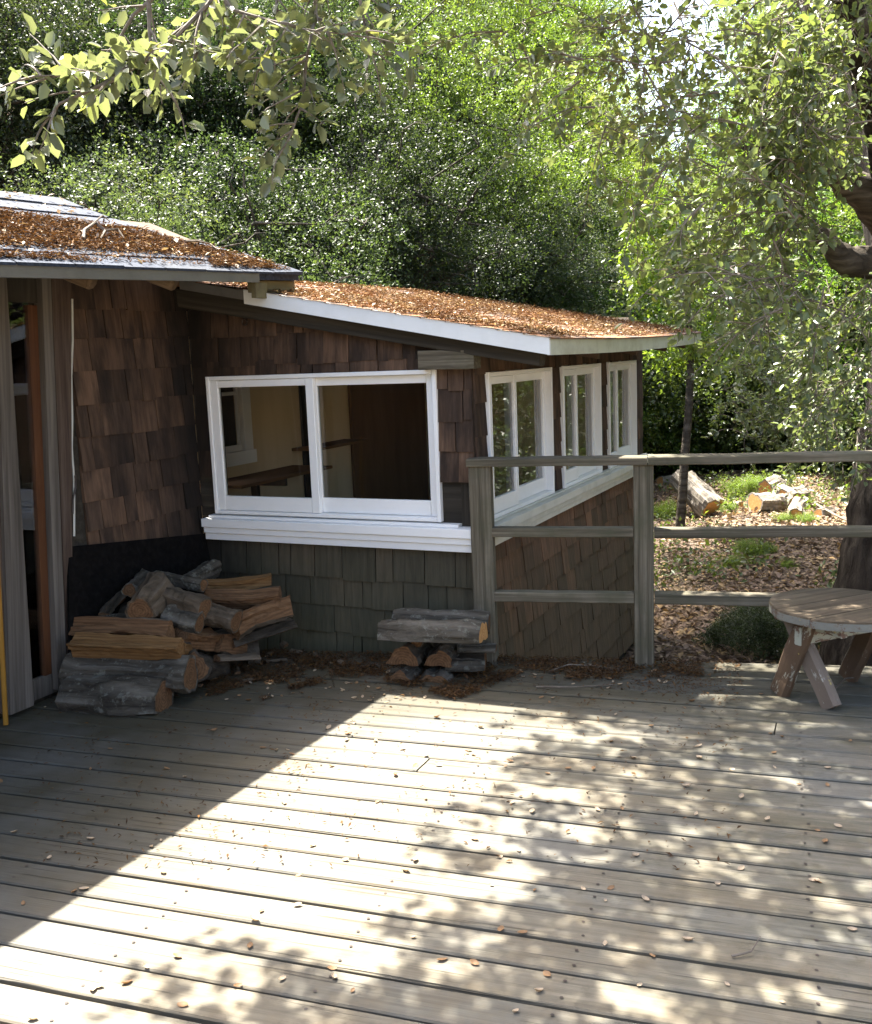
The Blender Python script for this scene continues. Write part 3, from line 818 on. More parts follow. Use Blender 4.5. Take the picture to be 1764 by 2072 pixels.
world_mesh('roof_deck', vs, [tuple(range(n)), tuple(reversed(range(n, 2 * n)))] + [(i, i + n, (i + 1) % n + n, (i + 1) % n) for i in range(n)], M['roof'], main_roof)
def bmax(a):
    lo = None
    for i in range(1, n - 1):
        p, q = poly[i], poly[i + 1]
        if (p.x >= a >= q.x) or (q.x >= a >= p.x):
            if abs(p.x - q.x) > 1e-6: bb = p.y + (q.y - p.y) * (a - p.x) / (q.x - p.x); lo = bb if lo is None else max(lo, bb)
    return lo
tabs = []
i = 0
while True:
    a = aE + .028 - .14 * i; i += 1
    if a < aRidge + .1: break
    bm = bmax(min(a, aE - .001))
    if bm is None: continue
    b = bm + .008
    while b > -4.2:
        e = b - random.uniform(.28, .32); z0 = .008 + random.uniform(0, .006); lift = random.uniform(0, .012) if random.random() < .2 else 0
        P_ = [W(a, b - .003, mz(a, b) + z0 + lift), W(a, e + .003, mz(a, e) + z0), W(a - .15, e + .003, mz(a - .15, e) + .003), W(a - .15, b - .003, mz(a - .15, b) + .003), W(a, b - .003, mz(a, b) - .001), W(a, e + .003, mz(a, e) - .001)]
        tabs.append((P_, [(0, 3, 2, 1), (0, 1, 5, 4)])); b = e
V_, F_, _ = join(tabs); o = world_mesh('roof_shingles', V_, F_, M['roof'], main_roof); o['kind'] = 'stuff'
# grey fascia along the eave
slab('fascia', [W(aE + .022, bfar, mz(aE, bfar) - .008), W(aE + .022, E2.y, mz(aE, E2.y) - .008)], .052, -u * .02, M['grey_fascia'], main_roof)
slab('rotten_edge', [W(aE - .03, E2.y + .002, mz(aE, E2.y) - .004), W(aE - .03, E3.y, mz(aE, E3.y) - .004)], [.105, .13], -u * .03, M['moss_edge'], main_roof)
slab('eave_end', [W(aE + .004, E2.y - .015, mz(aE, E2.y) - .06), W(aE + .004, E2.y + .09, mz(aE, E2.y) - .06)], .08, -u * .03, M['moss_edge'], main_roof)
bbox_w('wall_head', A_L - .08, A_L - .004, -1.1, -.02, 1.9, 2.27, M['dark_wood'], cabin, 'b')
# rear and ridge side of the house body
back = [Vector((p.x, p.y - .12, 0)) for p in poly[2:-1]]; back = [Vector((A_L - .06, -.80, 0))] + [p for p in back if p.x < A_L - .2] + [Vector((aRidge + .1, bfar, 0))]
vs_ = []; 
for p in back: vs_ += [W(p.x, p.y, -1), W(p.x, p.y, mz(p.x, p.y) - .06)]
world_mesh('rear_wall', vs_, [(2 * i, 2 * i + 2, 2 * i + 3, 2 * i + 1) for i in range(len(back) - 1)], M['dark_wood'], cabin)
# soffit boards and log rafter tails
vs = [W(aE - .02, bfar, mz(aE, bfar) - .048), W(aE - .02, E3.y - .01, mz(aE, E3.y) - .048), W(A_L - .1, E3.y - .3, mz(A_L - .1, E3.y) - .048), W(A_L - .1, bfar, mz(A_L - .1, bfar) - .048)]
world_mesh('soffit', vs, [(0, 1, 2, 3)], M['rafter'], main_roof)
for (px, py) in ((184, 571), (350, 575)):
    tip = None
    e = LW(px, py, oE - .22)
    p1 = W(A_L + oE - .22, e.y, e.z + .002); p0 = W(A_L - .3, e.y - .02, e.z + .012 + PITCHM * .78)
    pts = [p0.lerp(p1, t / 6) + Vector((random.uniform(-.004, .004),) * 3) for t in range(7)]
    V_, F_ = tube(pts, [.052 + random.uniform(-.004, .004) for _ in pts[:-1]] + [.040], 10)
    c = (p0 + p1) / 2; R = frame3(p1 - p0, ZU); Ri = R.transposed()
    link('rafter_tail', mesh('rafter_tail', [Ri @ (q - c) for q in V_], F_, M['rafter_log'], smooth=True), main_roof, R, c)

# --- room behind the wing windows
room = empty('room', W(0, 1.5, 0)); room.location = room.location - cabin.location; room.parent = cabin
AI = A_L - .12; BI = L_S - .05
def IW(x, y, o=0.0): return loc(PL(x, y, P0 + u * (AI + o), u))
bbox_w('interior_wall', AI - .03, AI, .1, BI, -.8, 2.2, M['interior'], room, 'z')
bbox_w('back_wall', AI, A_C - .1, BI, BI + .04, -.8, 1.9, M['interior'], room, 'z')
bbox_w('room_floor', AI, A_C - .1, .1, BI, -.84, -.8, M['interior'], room, 'b')
def ipanel(name, x0, x1, y0, y1, o, th, mat, z0=None, z1=None):
    a, b = IW(x0, y0, o), IW(x1, y1, o)
    lo, hi = (min(a.z, b.z) if z0 is None else z0), (max(a.z, b.z) if z1 is None else z1)
    return bbox_w(name, AI + o - th, AI + o, min(a.y, b.y), max(a.y, b.y), lo, hi, mat, room, 'z')
ipanel('inner_window_casing', 488, 514, 775, 915, .04, .035, M['white'], z0=IW(500, 915, .04).z, z1=2.0)
ipanel('inner_window_sash', 480, 487, 775, 915, .03, .025, M['white'], z0=IW(480, 912, .03).z, z1=2.0)
ipanel('inner_window_dark', 440, 480, 775, 905, .012, .01, M['interior_dark'], z0=IW(460, 905, .01).z, z1=2.0)
ipanel('inner_window_bar', 440, 480, 795, 799, .026, .01, M['white'])
ipanel('inner_window_sash', 440, 492, 907, 922, .032, .022, M['white'])
ipanel('inner_window_sill', 440, 521, 922, 934, .09, .085, M['white'])
ipanel('dark_opening', 606, 640, 770, 1000, .02, .015, M['interior_dark'], z0=-.79, z1=2.1)
ipanel('brown_door', 708, 868, 770, 1010, .03, .025, M['interior_brown'], z0=-.79, z1=2.1)
ipanel('dark_opening', 869, 960, 770, 1020, .035, .03, M['interior_dark'], z0=-.79, z1=2.1)
sh = IW(600, 940, .02)
bbox_w('shelf', AI + .002, AI + .34, .12, sh.y - .03, sh.z - .02, sh.z, M['interior_brown'], room, 'b')
bbox_w('shelf_bracket', AI + .002, AI + .28, IW(505, 960).y, IW(505, 960).y + .03, sh.z - .08, sh.z - .022, M['interior_dark'], room, 'a')
bbox_w('shelf_bracket', AI + .002, AI + .05, IW(505, 960).y, IW(505, 960).y + .04, sh.z - .5, sh.z - .082, M['interior_dark'], room, 'z')
s2 = IW(700, 888, .02)
bbox_w('shelf', AI + .002, AI + .22, s2.y - .75, s2.y, s2.z - .02, s2.z, M['interior_brown'], room, 'b')

# ------------------------------------------------------------------ black panel leaning on the left wall
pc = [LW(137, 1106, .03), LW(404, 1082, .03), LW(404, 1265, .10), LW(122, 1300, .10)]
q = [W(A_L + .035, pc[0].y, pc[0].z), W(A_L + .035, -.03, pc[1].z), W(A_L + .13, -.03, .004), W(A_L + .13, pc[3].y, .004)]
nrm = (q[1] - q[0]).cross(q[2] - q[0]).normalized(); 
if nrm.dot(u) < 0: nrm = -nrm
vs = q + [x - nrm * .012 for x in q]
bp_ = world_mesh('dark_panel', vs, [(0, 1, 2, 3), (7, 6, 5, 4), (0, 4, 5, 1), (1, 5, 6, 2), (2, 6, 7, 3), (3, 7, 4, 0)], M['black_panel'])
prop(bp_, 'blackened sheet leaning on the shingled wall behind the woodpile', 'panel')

# ------------------------------------------------------------------ railing
rail = empty('deck_railing', PB, label='weathered wooden deck railing with three rails on two square posts', cat='railing')
def onrail(x, y, o=0.0): return PL(x, y, PB + rn * o, rn)
def rz(x, y, o): return onrail(x, y, o).z
ztop = (rz(1304, 926, .07) + rz(1304, 942, .07)) / 2
lz = (rz(950, 938, .07))
rz_r = rz(1764, 925, .07)
RL = (onrail(942, 938, .07) - PB).dot(rd); RR = (onrail(1764, 925, .07) - PB).dot(rd)
def rp_(t, z, o=0.0): return PB + rd * t + rn * o + ZU * z
sl_t = (rz_r - ztop) / RR; sl_l = (ztop - lz) / (-RL)
beam('top_rail', rp_(RL, lz), rp_(.02, ztop), .135, .040, M['rail_wood'], rail, j=.0015, nx=10)
beam('top_rail', rp_(.024, ztop), rp_(3.6, ztop + sl_t * 3.6), .135, .042, M['rail_wood'], rail, j=.002, nx=18)
zm_l, zm_r = rz(1040, 1077, .045), rz(1764, 1076, .045); zm_c = rz(1290, 1078, .045); zl_c = rz(1290, 1211, .045); zl_r = rz(1500, 1216, .045)
beam('middle_rail', rp_(RL + .03, zm_l, .018), rp_(-.052, zm_c, .018), .06, .050, M['rail_wood'], rail, j=.0015, nx=10)
beam('middle_rail', rp_(.052, rz(1340, 1080, .045)), rp_(3.6, zm_r), .085, .047, M['rail_wood'], rail, j=.002, nx=16)
beam('lower_rail', rp_(RL + .05, zl_c, .018), rp_(-.052, zl_c, .018), .06, .054, M['rail_wood'], rail, j=.0015, nx=10)
beam('lower_rail', rp_(.052, zl_c - .005), rp_(3.6, zl_r - .01), .085, .055, M['rail_wood'], rail, j=.002, nx=16)
beam('post', rp_(0, -.3), rp_(-.0, ztop - .021), .10, .10, M['rail_wood'], rail, up=rn, j=.001, nx=8, bv=.006)
tl = onrail(969, 945, .045); bl = onrail(983, 1330, .045)
tL = (tl - PB).dot(rd); bL = (bl - PB).dot(rd)
beam('post', rp_(bL, -.02, .01), rp_(tL, lz - .021, .0), .115, .10, M['rail_wood'], rail, up=rn, j=.001, nx=8, bv=.006)

# ------------------------------------------------------------------ stool
def stool():
    A, B, C = G(1583, 1402), G(1676, 1438), G(1722, 1372)
    D = C + (B - A); c = (A + B + C + D) / 4
    ez = .432
    s = empty('stool', Vector((c.x, c.y, 0)), label='low round wooden stool with peeling paint on crossed legs by the railing', cat='stool')
    # top made of three boards, round outline
    r = .322; th = .042; ax = (C - A).normalized(); ay = Vector((-ax.y, ax.x, 0))
    cuts = [-r, -.11, .09, r]
    for (y0, y1) in zip(cuts[:-1], cuts[1:]):
        y0 += .0015; y1 -= .0015; pts = []; N = 26
        ys = [y0 + (y1 - y0) * i / N for i in range(N + 1)]
        def hw(y): return math.sqrt(max(0, r * r - y * y)) + .004 * math.sin(y * 31) 
        ring = [(hw(y), y) for y in ys] + [(-hw(y), y) for y in reversed(ys)]
        m = len(ring); bev = .008
        lay = [(1, ez - th), (1, ez - bev), (.985, ez)]
        vs = [ax * x * k + ay * y * (1) + ZU * z for k, z in lay for x, y in ring]
        fs = [tuple(reversed(range(m))), tuple(2 * m + i for i in range(m))]
        for l in range(2):
            for i in range(m): j = (i + 1) % m; fs.append((l * m + i, l * m + j, (l + 1) * m + j, (l + 1) * m + i))
        R = frame3(ax, ZU); Ri = R.transposed()
        link('seat_board', mesh('seat_board', [Ri @ x for x in vs], fs, [M['stool_top'], M['stool_rim']], [0, 0] + [1] * m + [0] * m), s, R, Vector((c.x, c.y, random.uniform(-.002, .002))))
    ab = (B - A); n_x = Vector((ab.y, -ab.x, 0)).normalized()
    for (f0, f1, m0, m1) in ((A, B, M['leg_brown'], M['leg_pale']), (C, D, M['leg_brown'], M['leg_pale'])):
        off = n_x * .021
        t1 = f0.lerp(f1, .58) + ZU * (ez - th); t0 = f1.lerp(f0, .92) + ZU * (ez - th)
        beam('leg', f0 + off + ZU * .008, t1 + off, .052, .105, m0, s, up=ab.normalized(), bv=.016, j=.003, nx=5)
        beam('leg', f1 - off + ZU * .008, t0 - off, .052, .105, m1, s, up=ab.normalized(), bv=.016, j=.003, nx=5)
    m1_, m2_ = (A + B) / 2 + ZU * .32, (C + D) / 2 + ZU * .32
    beam('stretcher', m1_ - ax * .05, m2_ + ax * .05, .04, .085, M['leg_white'], s, j=.001, nx=5)
    for f0, f1 in ((A, B), (C, D)):
        mid = (f0 + f1) / 2; d = (f1 - f0).normalized()
        beam('cleat', mid - d * .2 + ZU * (ez - th - .022) + ax * .02, mid + d * .2 + ZU * (ez - th - .022) + ax * .02, .04, .042, M['leg_white'], s)
stool()

# ------------------------------------------------------------------ firewood
def log_mesh(L, r, kind, mb, mw, seg=16, rings=14, rough=.11):
    """local x axis; kind: round, half, quarter"""
    if kind == 'round': prof = [(math.cos(t), math.sin(t), 0) for t in [2 * math.pi * i / seg for i in range(seg)]]
    elif kind == 'half':
        prof = [(math.cos(t), math.sin(t), 0) for t in [math.pi * i / (seg - 4) for i in range(seg - 3)]] + [(-.5, -.06, 1), (0, .05, 1), (.5, -.05, 1)]
    else:
        a0 = .25; prof = [(math.cos(t), math.sin(t), 0) for t in [math.pi * (.12 + .76 * i / (seg - 5)) for i in range(seg - 4)]] + [(-.50, -.02, 1), (-.42, -.22, 1), (-.2, -.36, 1), (-.08, -.62, 1), (0.05, -.75, 1), (.14, -.52, 1), (.33, -.38, 1), (.42, -.16, 1), (.52, -.05, 1)]
        prof = [(x, y - .1, k) for x, y, k in prof]
    m = len(prof); vs, fs, mi = [], [], []
    ph = [random.uniform(0, 6.28) for _ in range(4)]
    tilt0, tilt1 = random.uniform(-.12, .12), random.uniform(-.12, .12)
    bend = random.uniform(-.06, .06) * L
    for i in range(rings + 1):
        f = i / rings; x = (f - .5) * L
        sc = 1 + .09 * math.sin(f * 4 + ph[0]) + .05 * math.sin(f * 11 + ph[3]) + random.uniform(-.02, .02)
        for (py, pz, k) in prof:
            ang = math.atan2(pz, py)
            rr = sc * (1 + rough * math.sin(3 * ang + ph[1]) + rough * .7 * math.sin(7 * ang + f * 3 + ph[2]) + random.uniform(-rough, rough) * (.45 if not k else .95))
            xx = x + (tilt0 * py * r if i == 0 else tilt1 * py * r if i == rings else 0)
            vs.append(Vector((xx, py * r * rr + bend * math.sin(math.pi * f), pz * r * rr)))
    for i in range(rings):
        for k in range(m):
            k2 = (k + 1) % m; fs.append((i * m + k, i * m + k2, (i + 1) * m + k2, (i + 1) * m + k)); mi.append(1 if (prof[k][2] or prof[k2][2]) else 0)
    # end caps with a centre vertex and a rim
    for e in (0, rings):
        base = e * m; c = sum((vs[base + k] for k in range(m)), Vector()) / m
        inner = len(vs)
        for k in range(m): q = vs[base + k].lerp(c, .16); vs.append(q)
        ci = len(vs); vs.append(c)
        for k in range(m):
            k2 = (k + 1) % m
            f1 = (base + k2, base + k, inner + k, inner + k2); f2 = (inner + k2, inner + k, ci)
            if e: f1 = tuple(reversed(f1)); f2 = tuple(reversed(f2))
            fs.append(f1); mi.append(0 if kind == 'round' else 1); fs.append(f2); mi.append(1)
    me = mesh('log', vs, fs, [mb, mw], mi, smooth=False)
    return me
def log(name, p, q, r, kind, mb, mw, label, cat='log', roll=0.0, group=None, ext=0.0):
    d = q - p; L = d.length
    me = log_mesh(L, r, kind, M[mb], M[mw])
    o = bpy.data.objects.new(name, me); COL.objects.link(o)
    R = frame3(d, ZU) @ Matrix.Rotation(roll, 3, 'X')
    o.rotation_euler = R.to_euler(); o.location = (p + q) / 2
    prop(o, label, cat, group); return o
FG = 'firewood piled in the corner of the deck'
WL = [ # x0,y0,Y0, x1,y1,Y1, r, kind, bark, wood, label, roll
 (139, 1405, 4.78, 332, 1412, 4.66, .088, 'round', 'bark', 'cut_brown', 'thick lichen speckled log lying lowest at the front of the woodpile', 0),
 (146, 1356, 4.90, 386, 1366, 4.74, .086, 'round', 'bark', 'cut_brown', 'long dark grey log second from the bottom at the front of the woodpile', 0),
 (146, 1305, 4.86, 364, 1312, 4.74, .056, 'quarter', 'bark_dark', 'cut_yellow', 'pale yellow split log on the left front of the woodpile', 1.9),
 (150, 1276, 4.98, 344, 1279, 4.86, .055, 'quarter', 'bark_brown', 'cut_brown', 'reddish split log just above the yellow one', 1.5),
 (150, 1262, 5.05, 300, 1252, 5.02, .030, 'round', 'bark', 'cut_brown', 'thin grey branch lying across the left of the woodpile', 0),
 (283, 1236, 4.92, 322, 1190, 5.16, .080, 'round', 'bark_brown', 'cut_brown', 'short stout log tipped with its sawn end toward the deck', 0),
 (262, 1195, 5.25, 290, 1172, 5.45, .045, 'round', 'bark', 'cut_brown', 'small pale log behind the short stout one', 0),
 (212, 1250, 5.05, 252, 1203, 5.30, .032, 'quarter', 'bark_dark', 'cut_brown', 'splintered stick leaning at the left of the woodpile', 0),
 (316, 1168, 5.35, 412, 1184, 5.20, .036, 'round', 'bark', 'cut_brown', 'crooked branch near the top of the woodpile', 0),
 (378, 1178, 5.35, 434, 1148, 5.62, .045, 'round', 'bark', 'bark', 'rounded grey log topping the woodpile', 0),
 (330, 1202, 5.12, 414, 1232, 5.00, .056, 'round', 'bark_brown', 'cut_brown', 'ringed bark log in the middle of the woodpile', 0),
 (400, 1182, 5.40, 548, 1170, 5.42, .036, 'quarter', 'bark_dark', 'cut_yellow', 'long orange splinter topped log at the upper right of the woodpile', 2.2),
 (415, 1207, 5.30, 566, 1203, 5.28, .052, 'quarter', 'bark_brown', 'cut_brown', 'split log with a brown end face at the upper right of the woodpile', 1.7),
 (472, 1262, 5.12, 582, 1222, 5.34, .078, 'quarter', 'bark_brown', 'cut_brown', 'large split log with broad brown face at the right of the woodpile', 2.6),
 (405, 1240, 5.10, 478, 1258, 5.05, .055, 'round', 'bark_brown', 'cut_brown', 'short knotty log beneath the split logs', 0),
 (466, 1312, 5.18, 588, 1272, 5.42, .062, 'half', 'bark_dark', 'cut_brown', 'dark bark log low at the right end of the woodpile', .3),
 (368, 1288, 4.92, 434, 1290, 5.10, .058, 'quarter', 'bark_dark', 'cut_brown', 'dark split log beside the yellow one', 2.0),
 (366, 1315, 4.80, 392, 1312, 5.10, .040, 'quarter', 'bark_dark', 'cut_yellow', 'small split piece showing a pale end beside the yellow log', .5),
 (392, 1352, 4.86, 436, 1352, 5.20, .072, 'round', 'bark_dark', 'cut_brown', 'dark log end in the shade low in the woodpile', 0),
 (338, 1246, 5.02, 404, 1262, 4.96, .055, 'round', 'bark', 'cut_brown', 'mossy log under the middle of the woodpile', 0),
 (438, 1338, 5.05, 520, 1334, 5.20, .032, 'half', 'bark_brown', 'cut_brown', 'curl of bark lying on the deck at the right foot of the woodpile', .2),
 (440, 1296, 5.10, 492, 1300, 5.30, .060, 'quarter', 'bark_dark', 'cut_brown', 'broken dark wood filling the middle of the woodpile', 2.4),
 (180, 1300, 5.15, 360, 1320, 5.05, .080, 'round', 'bark_dark', 'cut_brown', 'buried log inside the left of the woodpile', 0),
 (380, 1320, 5.35, 520, 1300, 5.45, .090, 'round', 'bark_dark', 'cut_brown', 'buried log inside the right of the woodpile', 0),
 (200, 1345, 5.10, 380, 1360, 5.00, .085, 'round', 'bark_dark', 'cut_brown', 'buried log at the back of the bottom row', 0),
 (250, 1245, 5.30, 400, 1235, 5.30, .065, 'round', 'bark_dark', 'cut_brown', 'dark log behind the short stout one', 0),
 (400, 1225, 5.50, 540, 1235, 5.50, .065, 'round', 'bark_dark', 'cut_brown', 'dark log behind the split logs', 0),
]
for (x0, y0, Y0, x1, y1, Y1, r, kd, mb, mw, lab, rl) in WL:
    p, q = AT(x0, y0, Y0), AT(x1, y1, Y1)
    low = min(p.z, q.z) - r
    log('firewood_log', p, q, r * 1.06, kd, mb, mw, lab, roll=-rl, group=FG)
for (px, py) in [(392, 1388), (428, 1372), (455, 1352), (480, 1362), (515, 1345), (540, 1325), (560, 1340), (575, 1308), (600, 1322), (500, 1380), (640, 1330), (120, 1405), (690, 1345)]:
    p = G(px, py); a_ = random.uniform(0, 3.1); L_c = random.uniform(.05, .13)
    o = bpy.data.objects.new('bark_chip', log_mesh(L_c, random.uniform(.010, .020), 'half', M['bark_brown'], M['cut_brown'], 10, 4, .15)); COL.objects.link(o)
    o.location = (p.x, p.y, .006); o.rotation_euler = (random.uniform(-.4, .4), random.uniform(-.1, .1), a_)
    prop(o, 'small chip of bark lying in the litter at the foot of the woodpile', 'bark chip', 'bark chips around the woodpile')
FG2 = 'small stack of logs beside the railing post'
def half_end(x, y, Y, r, lab, roll=0.0, L=.32, kind='half', dirv=None):
    p = AT(x, y, Y); d = dirv or Vector((.25, .95, 0)); d.normalize()
    log('firewood_log', p, p + d * L, r, kind, 'bark', 'cut_brown', lab, roll=roll, group=FG2)
zz = G(880, 1388)
log('firewood_log', AT(770, 1289, 5.02), AT(978, 1296, 4.92), .100, 'half', 'bark', 'cut_orange', 'grey bark log with an orange split edge lying across the small stack', roll=-.12, group=FG2)
log('firewood_log', AT(797, 1256, 5.20), AT(990, 1260, 5.12), .062, 'round', 'bark', 'cut_brown', 'grey log lying behind the orange edged one on the small stack', group=FG2)
half_end(816, 1345, 4.98, .080, 'left half round log end in the middle row of the small stack')
half_end(889, 1348, 4.97, .080, 'right half round log end in the middle row of the small stack')
half_end(811, 1392, 4.93, .074, 'left half round log end at the bottom of the small stack')
half_end(878, 1396, 4.90, .080, 'right half round log end at the bottom of the small stack')
half_end(842, 1300, 5.06, .040, 'narrow log wedged under the long log of the small stack', 0, .28, 'round')
log('firewood_log', AT(925, 1316, 5.12), AT(1004, 1318, 5.10), .034, 'half', 'bark', 'cut_brown', 'flat slab of bark at the right of the small stack', group=FG2)
log('firewood_log', AT(905, 1352, 5.02), AT(982, 1352, 4.98), .044, 'half', 'bark', 'cut_brown', 'short half log with a brown end at the right foot of the small stack', group=FG2)
log('firewood_log', AT(900, 1325, 5.25), AT(985, 1325, 5.20), .055, 'round', 'bark_dark', 'cut_brown', 'dark log at the back of the small stack', group=FG2)

# sawn logs on the slope behind the railing
BG = 'sawn logs lying on the sunny slope behind the railing'
def ground_hit(x, y):
    d = ray(x, y); t = 5.0
    while t < 60:
        p = O + d * t
        if p.z < tz(p.x, p.y): return p
        t += .05
    return O + d * 20
SLOPE = [ # end x,y  dir px dx,dy  radius px, length m, label
 (1438, 1030, -30, -28, 17, .8, 'pale forked log with orange sawn ends on the slope left of the others'),
 (1455, 1022, -34, -30, 13, .7, 'second orange ended branch beside the pale forked log'),
 (1526, 1020, 34, 6, 17, .5, 'sawn log with a round orange end facing left'),
 (1548, 992, 20, 4, 15, .35, 'orange ended round resting above the others'),
 (1585, 1010, 30, 10, 14, .45, 'cream coloured log in the middle right of the slope'),
 (1610, 1015, -20, -12, 13, .45, 'log with an orange end tilted to the right'),
 (1611, 1043, 2, -16, 11, .45, 'small round with an orange disc end facing the deck'),
 (1655, 1040, 22, 2, 9, .35, 'thin sawn piece nearest the big trunk'),
 (1500, 1024, -14, -2, 6, .2, 'small orange chunk between the larger sawn logs'),
 (1335, 975, 26, 10, 9, .5, 'orange ended log just right of the cabin corner'),
 (1360, 985, 20, 8, 8, .5, 'pale log close behind the dark slender trunk'),
]
for (x, y, dx, dy, rp, Lm, lab) in SLOPE:
    g = ground_hit(x, y + rp); D = g.y; rr = rp * 1.35 / 2040 * D
    c = AT(x, y, D); c2 = AT(x + dx, y + dy, D + (.25 if dy <= 0 else .15)); d = (c2 - c).normalized(); c2 = c + d * Lm
    for pt in (c, c2): pt.z = max(pt.z, tz(pt.x, pt.y) + rr * .6)
    log('sawn_log', c, c2, rr, 'round', 'bark_pale', 'cut_orange', lab, group=BG)

# ------------------------------------------------------------------ leaves: fast mesh builder
LEAF6 = np.array([[0, 0, 0], [.28, .5, .10], [.72, .42, .10], [1, 0, -.06], [.72, -.42, .10], [.28, -.5, .10]])
LEAF6_F = [(0, 1, 2, 3), (0, 3, 4, 5)]
LEAF4 = np.array([[0, 0, 0], [.5, .5, .10], [1, 0, 0], [.5, -.5, .10]])
LEAF4_F = [(0, 1, 2), (0, 2, 3)]
def leaves_arrays(pos, dirs, nrm, length, width, six=False):
    base = LEAF6 if six else LEAF4; F_ = LEAF6_F if six else LEAF4_F
    d = dirs / np.linalg.norm(dirs, axis=1, keepdims=True)
    s = np.cross(nrm, d); s /= np.linalg.norm(s, axis=1, keepdims=True) + 1e-9; n2 = np.cross(d, s)
    V_ = pos[:, None, :] + base[None, :, 0:1] * d[:, None, :] * length[:, None, None] + base[None, :, 1:2] * s[:, None, :] * width[:, None, None] + base[None, :, 2:3] * n2[:, None, :] * length[:, None, None]
    k = len(base); N = len(pos)
    f = np.array(F_)[None] + (np.arange(N) * k)[:, None, None]
    return V_.reshape(-1, 3), f.reshape(-1, f.shape[-1])
def np_mesh(name, V_, F_, mats, mi=None):
    m = bpy.data.meshes.new(name); nv, nf, k = len(V_), len(F_), F_.shape[1]
    m.vertices.add(nv); m.vertices.foreach_set('co', V_.astype(np.float32).ravel())
    m.loops.add(nf * k); m.loops.foreach_set('vertex_index', F_.astype(np.int32).ravel())
    m.polygons.add(nf); m.polygons.foreach_set('loop_start', np.arange(0, nf * k, k, dtype=np.int32)); m.polygons.foreach_set('loop_total', np.full(nf, k, dtype=np.int32))
    for mt in (mats if isinstance(mats, (list, tuple)) else [mats]): m.materials.append(mt)
    m.update(calc_edges=True); return m
def rnd_unit(n):
    a = rng.normal(size=(n, 3)); return a / np.linalg.norm(a, axis=1, keepdims=True)

def crown_mesh(name, N, R, Hh, mat, ll=.085, lobes=26, droop=.3, shell=.6, twigs=True):
    """foliage of many small sprays grouped in uneven lobes; origin at the crown's centre"""
    c = rnd_unit(lobes) * (rng.uniform(.30, 1.0, (lobes, 1))); c *= np.array([R, R, Hh]); lr = rng.uniform(.13, .27, lobes) * R
    ns = N // 14
    li = rng.integers(0, lobes, ns); o = rnd_unit(ns); rad = rng.uniform(.35, 1, ns) ** (shell)
    o[:, 2] *= .75
    sp = c[li] + o * (lr[li] * rad)[:, None]
    sd = o + rnd_unit(ns) * .6; sd[:, 2] -= droop; sd /= np.linalg.norm(sd, axis=1, keepdims=True)
    k = 14; t = rng.uniform(0, 1, (ns, k)); L = rng.uniform(.18, .42, ns)
    pos = sp[:, None, :] + sd[:, None, :] * (t * L[:, None])[..., None] + rng.normal(0, .03, (ns, k, 3))
    dirs = sd[:, None, :] * .7 + rng.normal(0, .7, (ns, k, 3))
    nr = np.array([0, 0, 1.0])[None, None] + rng.normal(0, .75, (ns, k, 3))
    pos, dirs, nr = pos.reshape(-1, 3), dirs.reshape(-1, 3), nr.reshape(-1, 3)
    n = len(pos); ln = rng.uniform(.65, 1.25, n) * ll
    V_, F_ = leaves_arrays(pos, dirs, nr, ln, ln * rng.uniform(.45, .62, n))
    return np_mesh(name, V_, F_, mat), c, lr
def branches_for(c, lr, Hh, trunk_h, r0, lean=(0, 0), sub=5):
    """trunk from z=-trunk_h up, limbs to lobe centres"""
    parts = []
    top = Vector((lean[0], lean[1], Hh * .45)); foot = Vector((0, 0, -trunk_h))
    N = 9; tp = []
    for i in range(N + 1):
        f = i / N; tp.append(foot.lerp(top, f) + Vector((math.sin(f * 5 + lean[0]) * .12, math.cos(f * 4) * .1 - .1, 0)) * f)
    parts.append(tube(tp, [r0 * (1.35 if i == 0 else 1) * (1 - .75 * i / N) for i in range(N + 1)], 8))
    for k in range(len(c)):
        i = random.randint(N // 2 - 1, N - 1); s = tp[i]; e = Vector(c[k])
        m = s.lerp(e, .5) + Vector((0, 0, random.uniform(0, .3)))
        r = r0 * .32 * random.uniform(.6, 1.1)
        parts.append(tube([s, s.lerp(m, .5), m, m.lerp(e, .6), e], [r, r * .8, r * .6, r * .4, r * .2], 5, False))
        for _ in range(sub if len(c) < 50 else 2):
            d = Vector(rnd_unit(1)[0]) * lr[k] * random.uniform(.6, 1.15); d.z = abs(d.z) * .6
            parts.append(tube([e, e + d * .5 + Vector((0, 0, .05)), e + d], [r * .28, r * .18, r * .07], 4, False))
    return parts
PROTO = []
def make_proto(N, R, Hh, trunk_h, r0, mat, ll, lobes, droop=.3):
    me, c, lr = crown_mesh('crown', N, R, Hh, M[mat], ll, lobes, droop)
    parts = branches_for(c, lr, Hh, trunk_h, r0, (random.uniform(-.4, .4), random.uniform(-.3, .3)))
    V_, F_, _ = join(parts); tm = mesh('trunk', V_, F_, M['trunk_far'], smooth=True)
    PROTO.append((me, tm, R, Hh, trunk_h))
for i in range(3): make_proto(78000, 2.3, 1.9, 3.2, .15, 'leaf_a', .045, 90)
for i in range(2): make_proto(56000, 2.0, 2.4, 3.2, .10, 'leaf_a', .045, 80, .5)
for i in range(3): make_proto(20000, 1.25, 1.0, 1.0, .035, 'leaf_b', .055, 44, .15)
placed = []
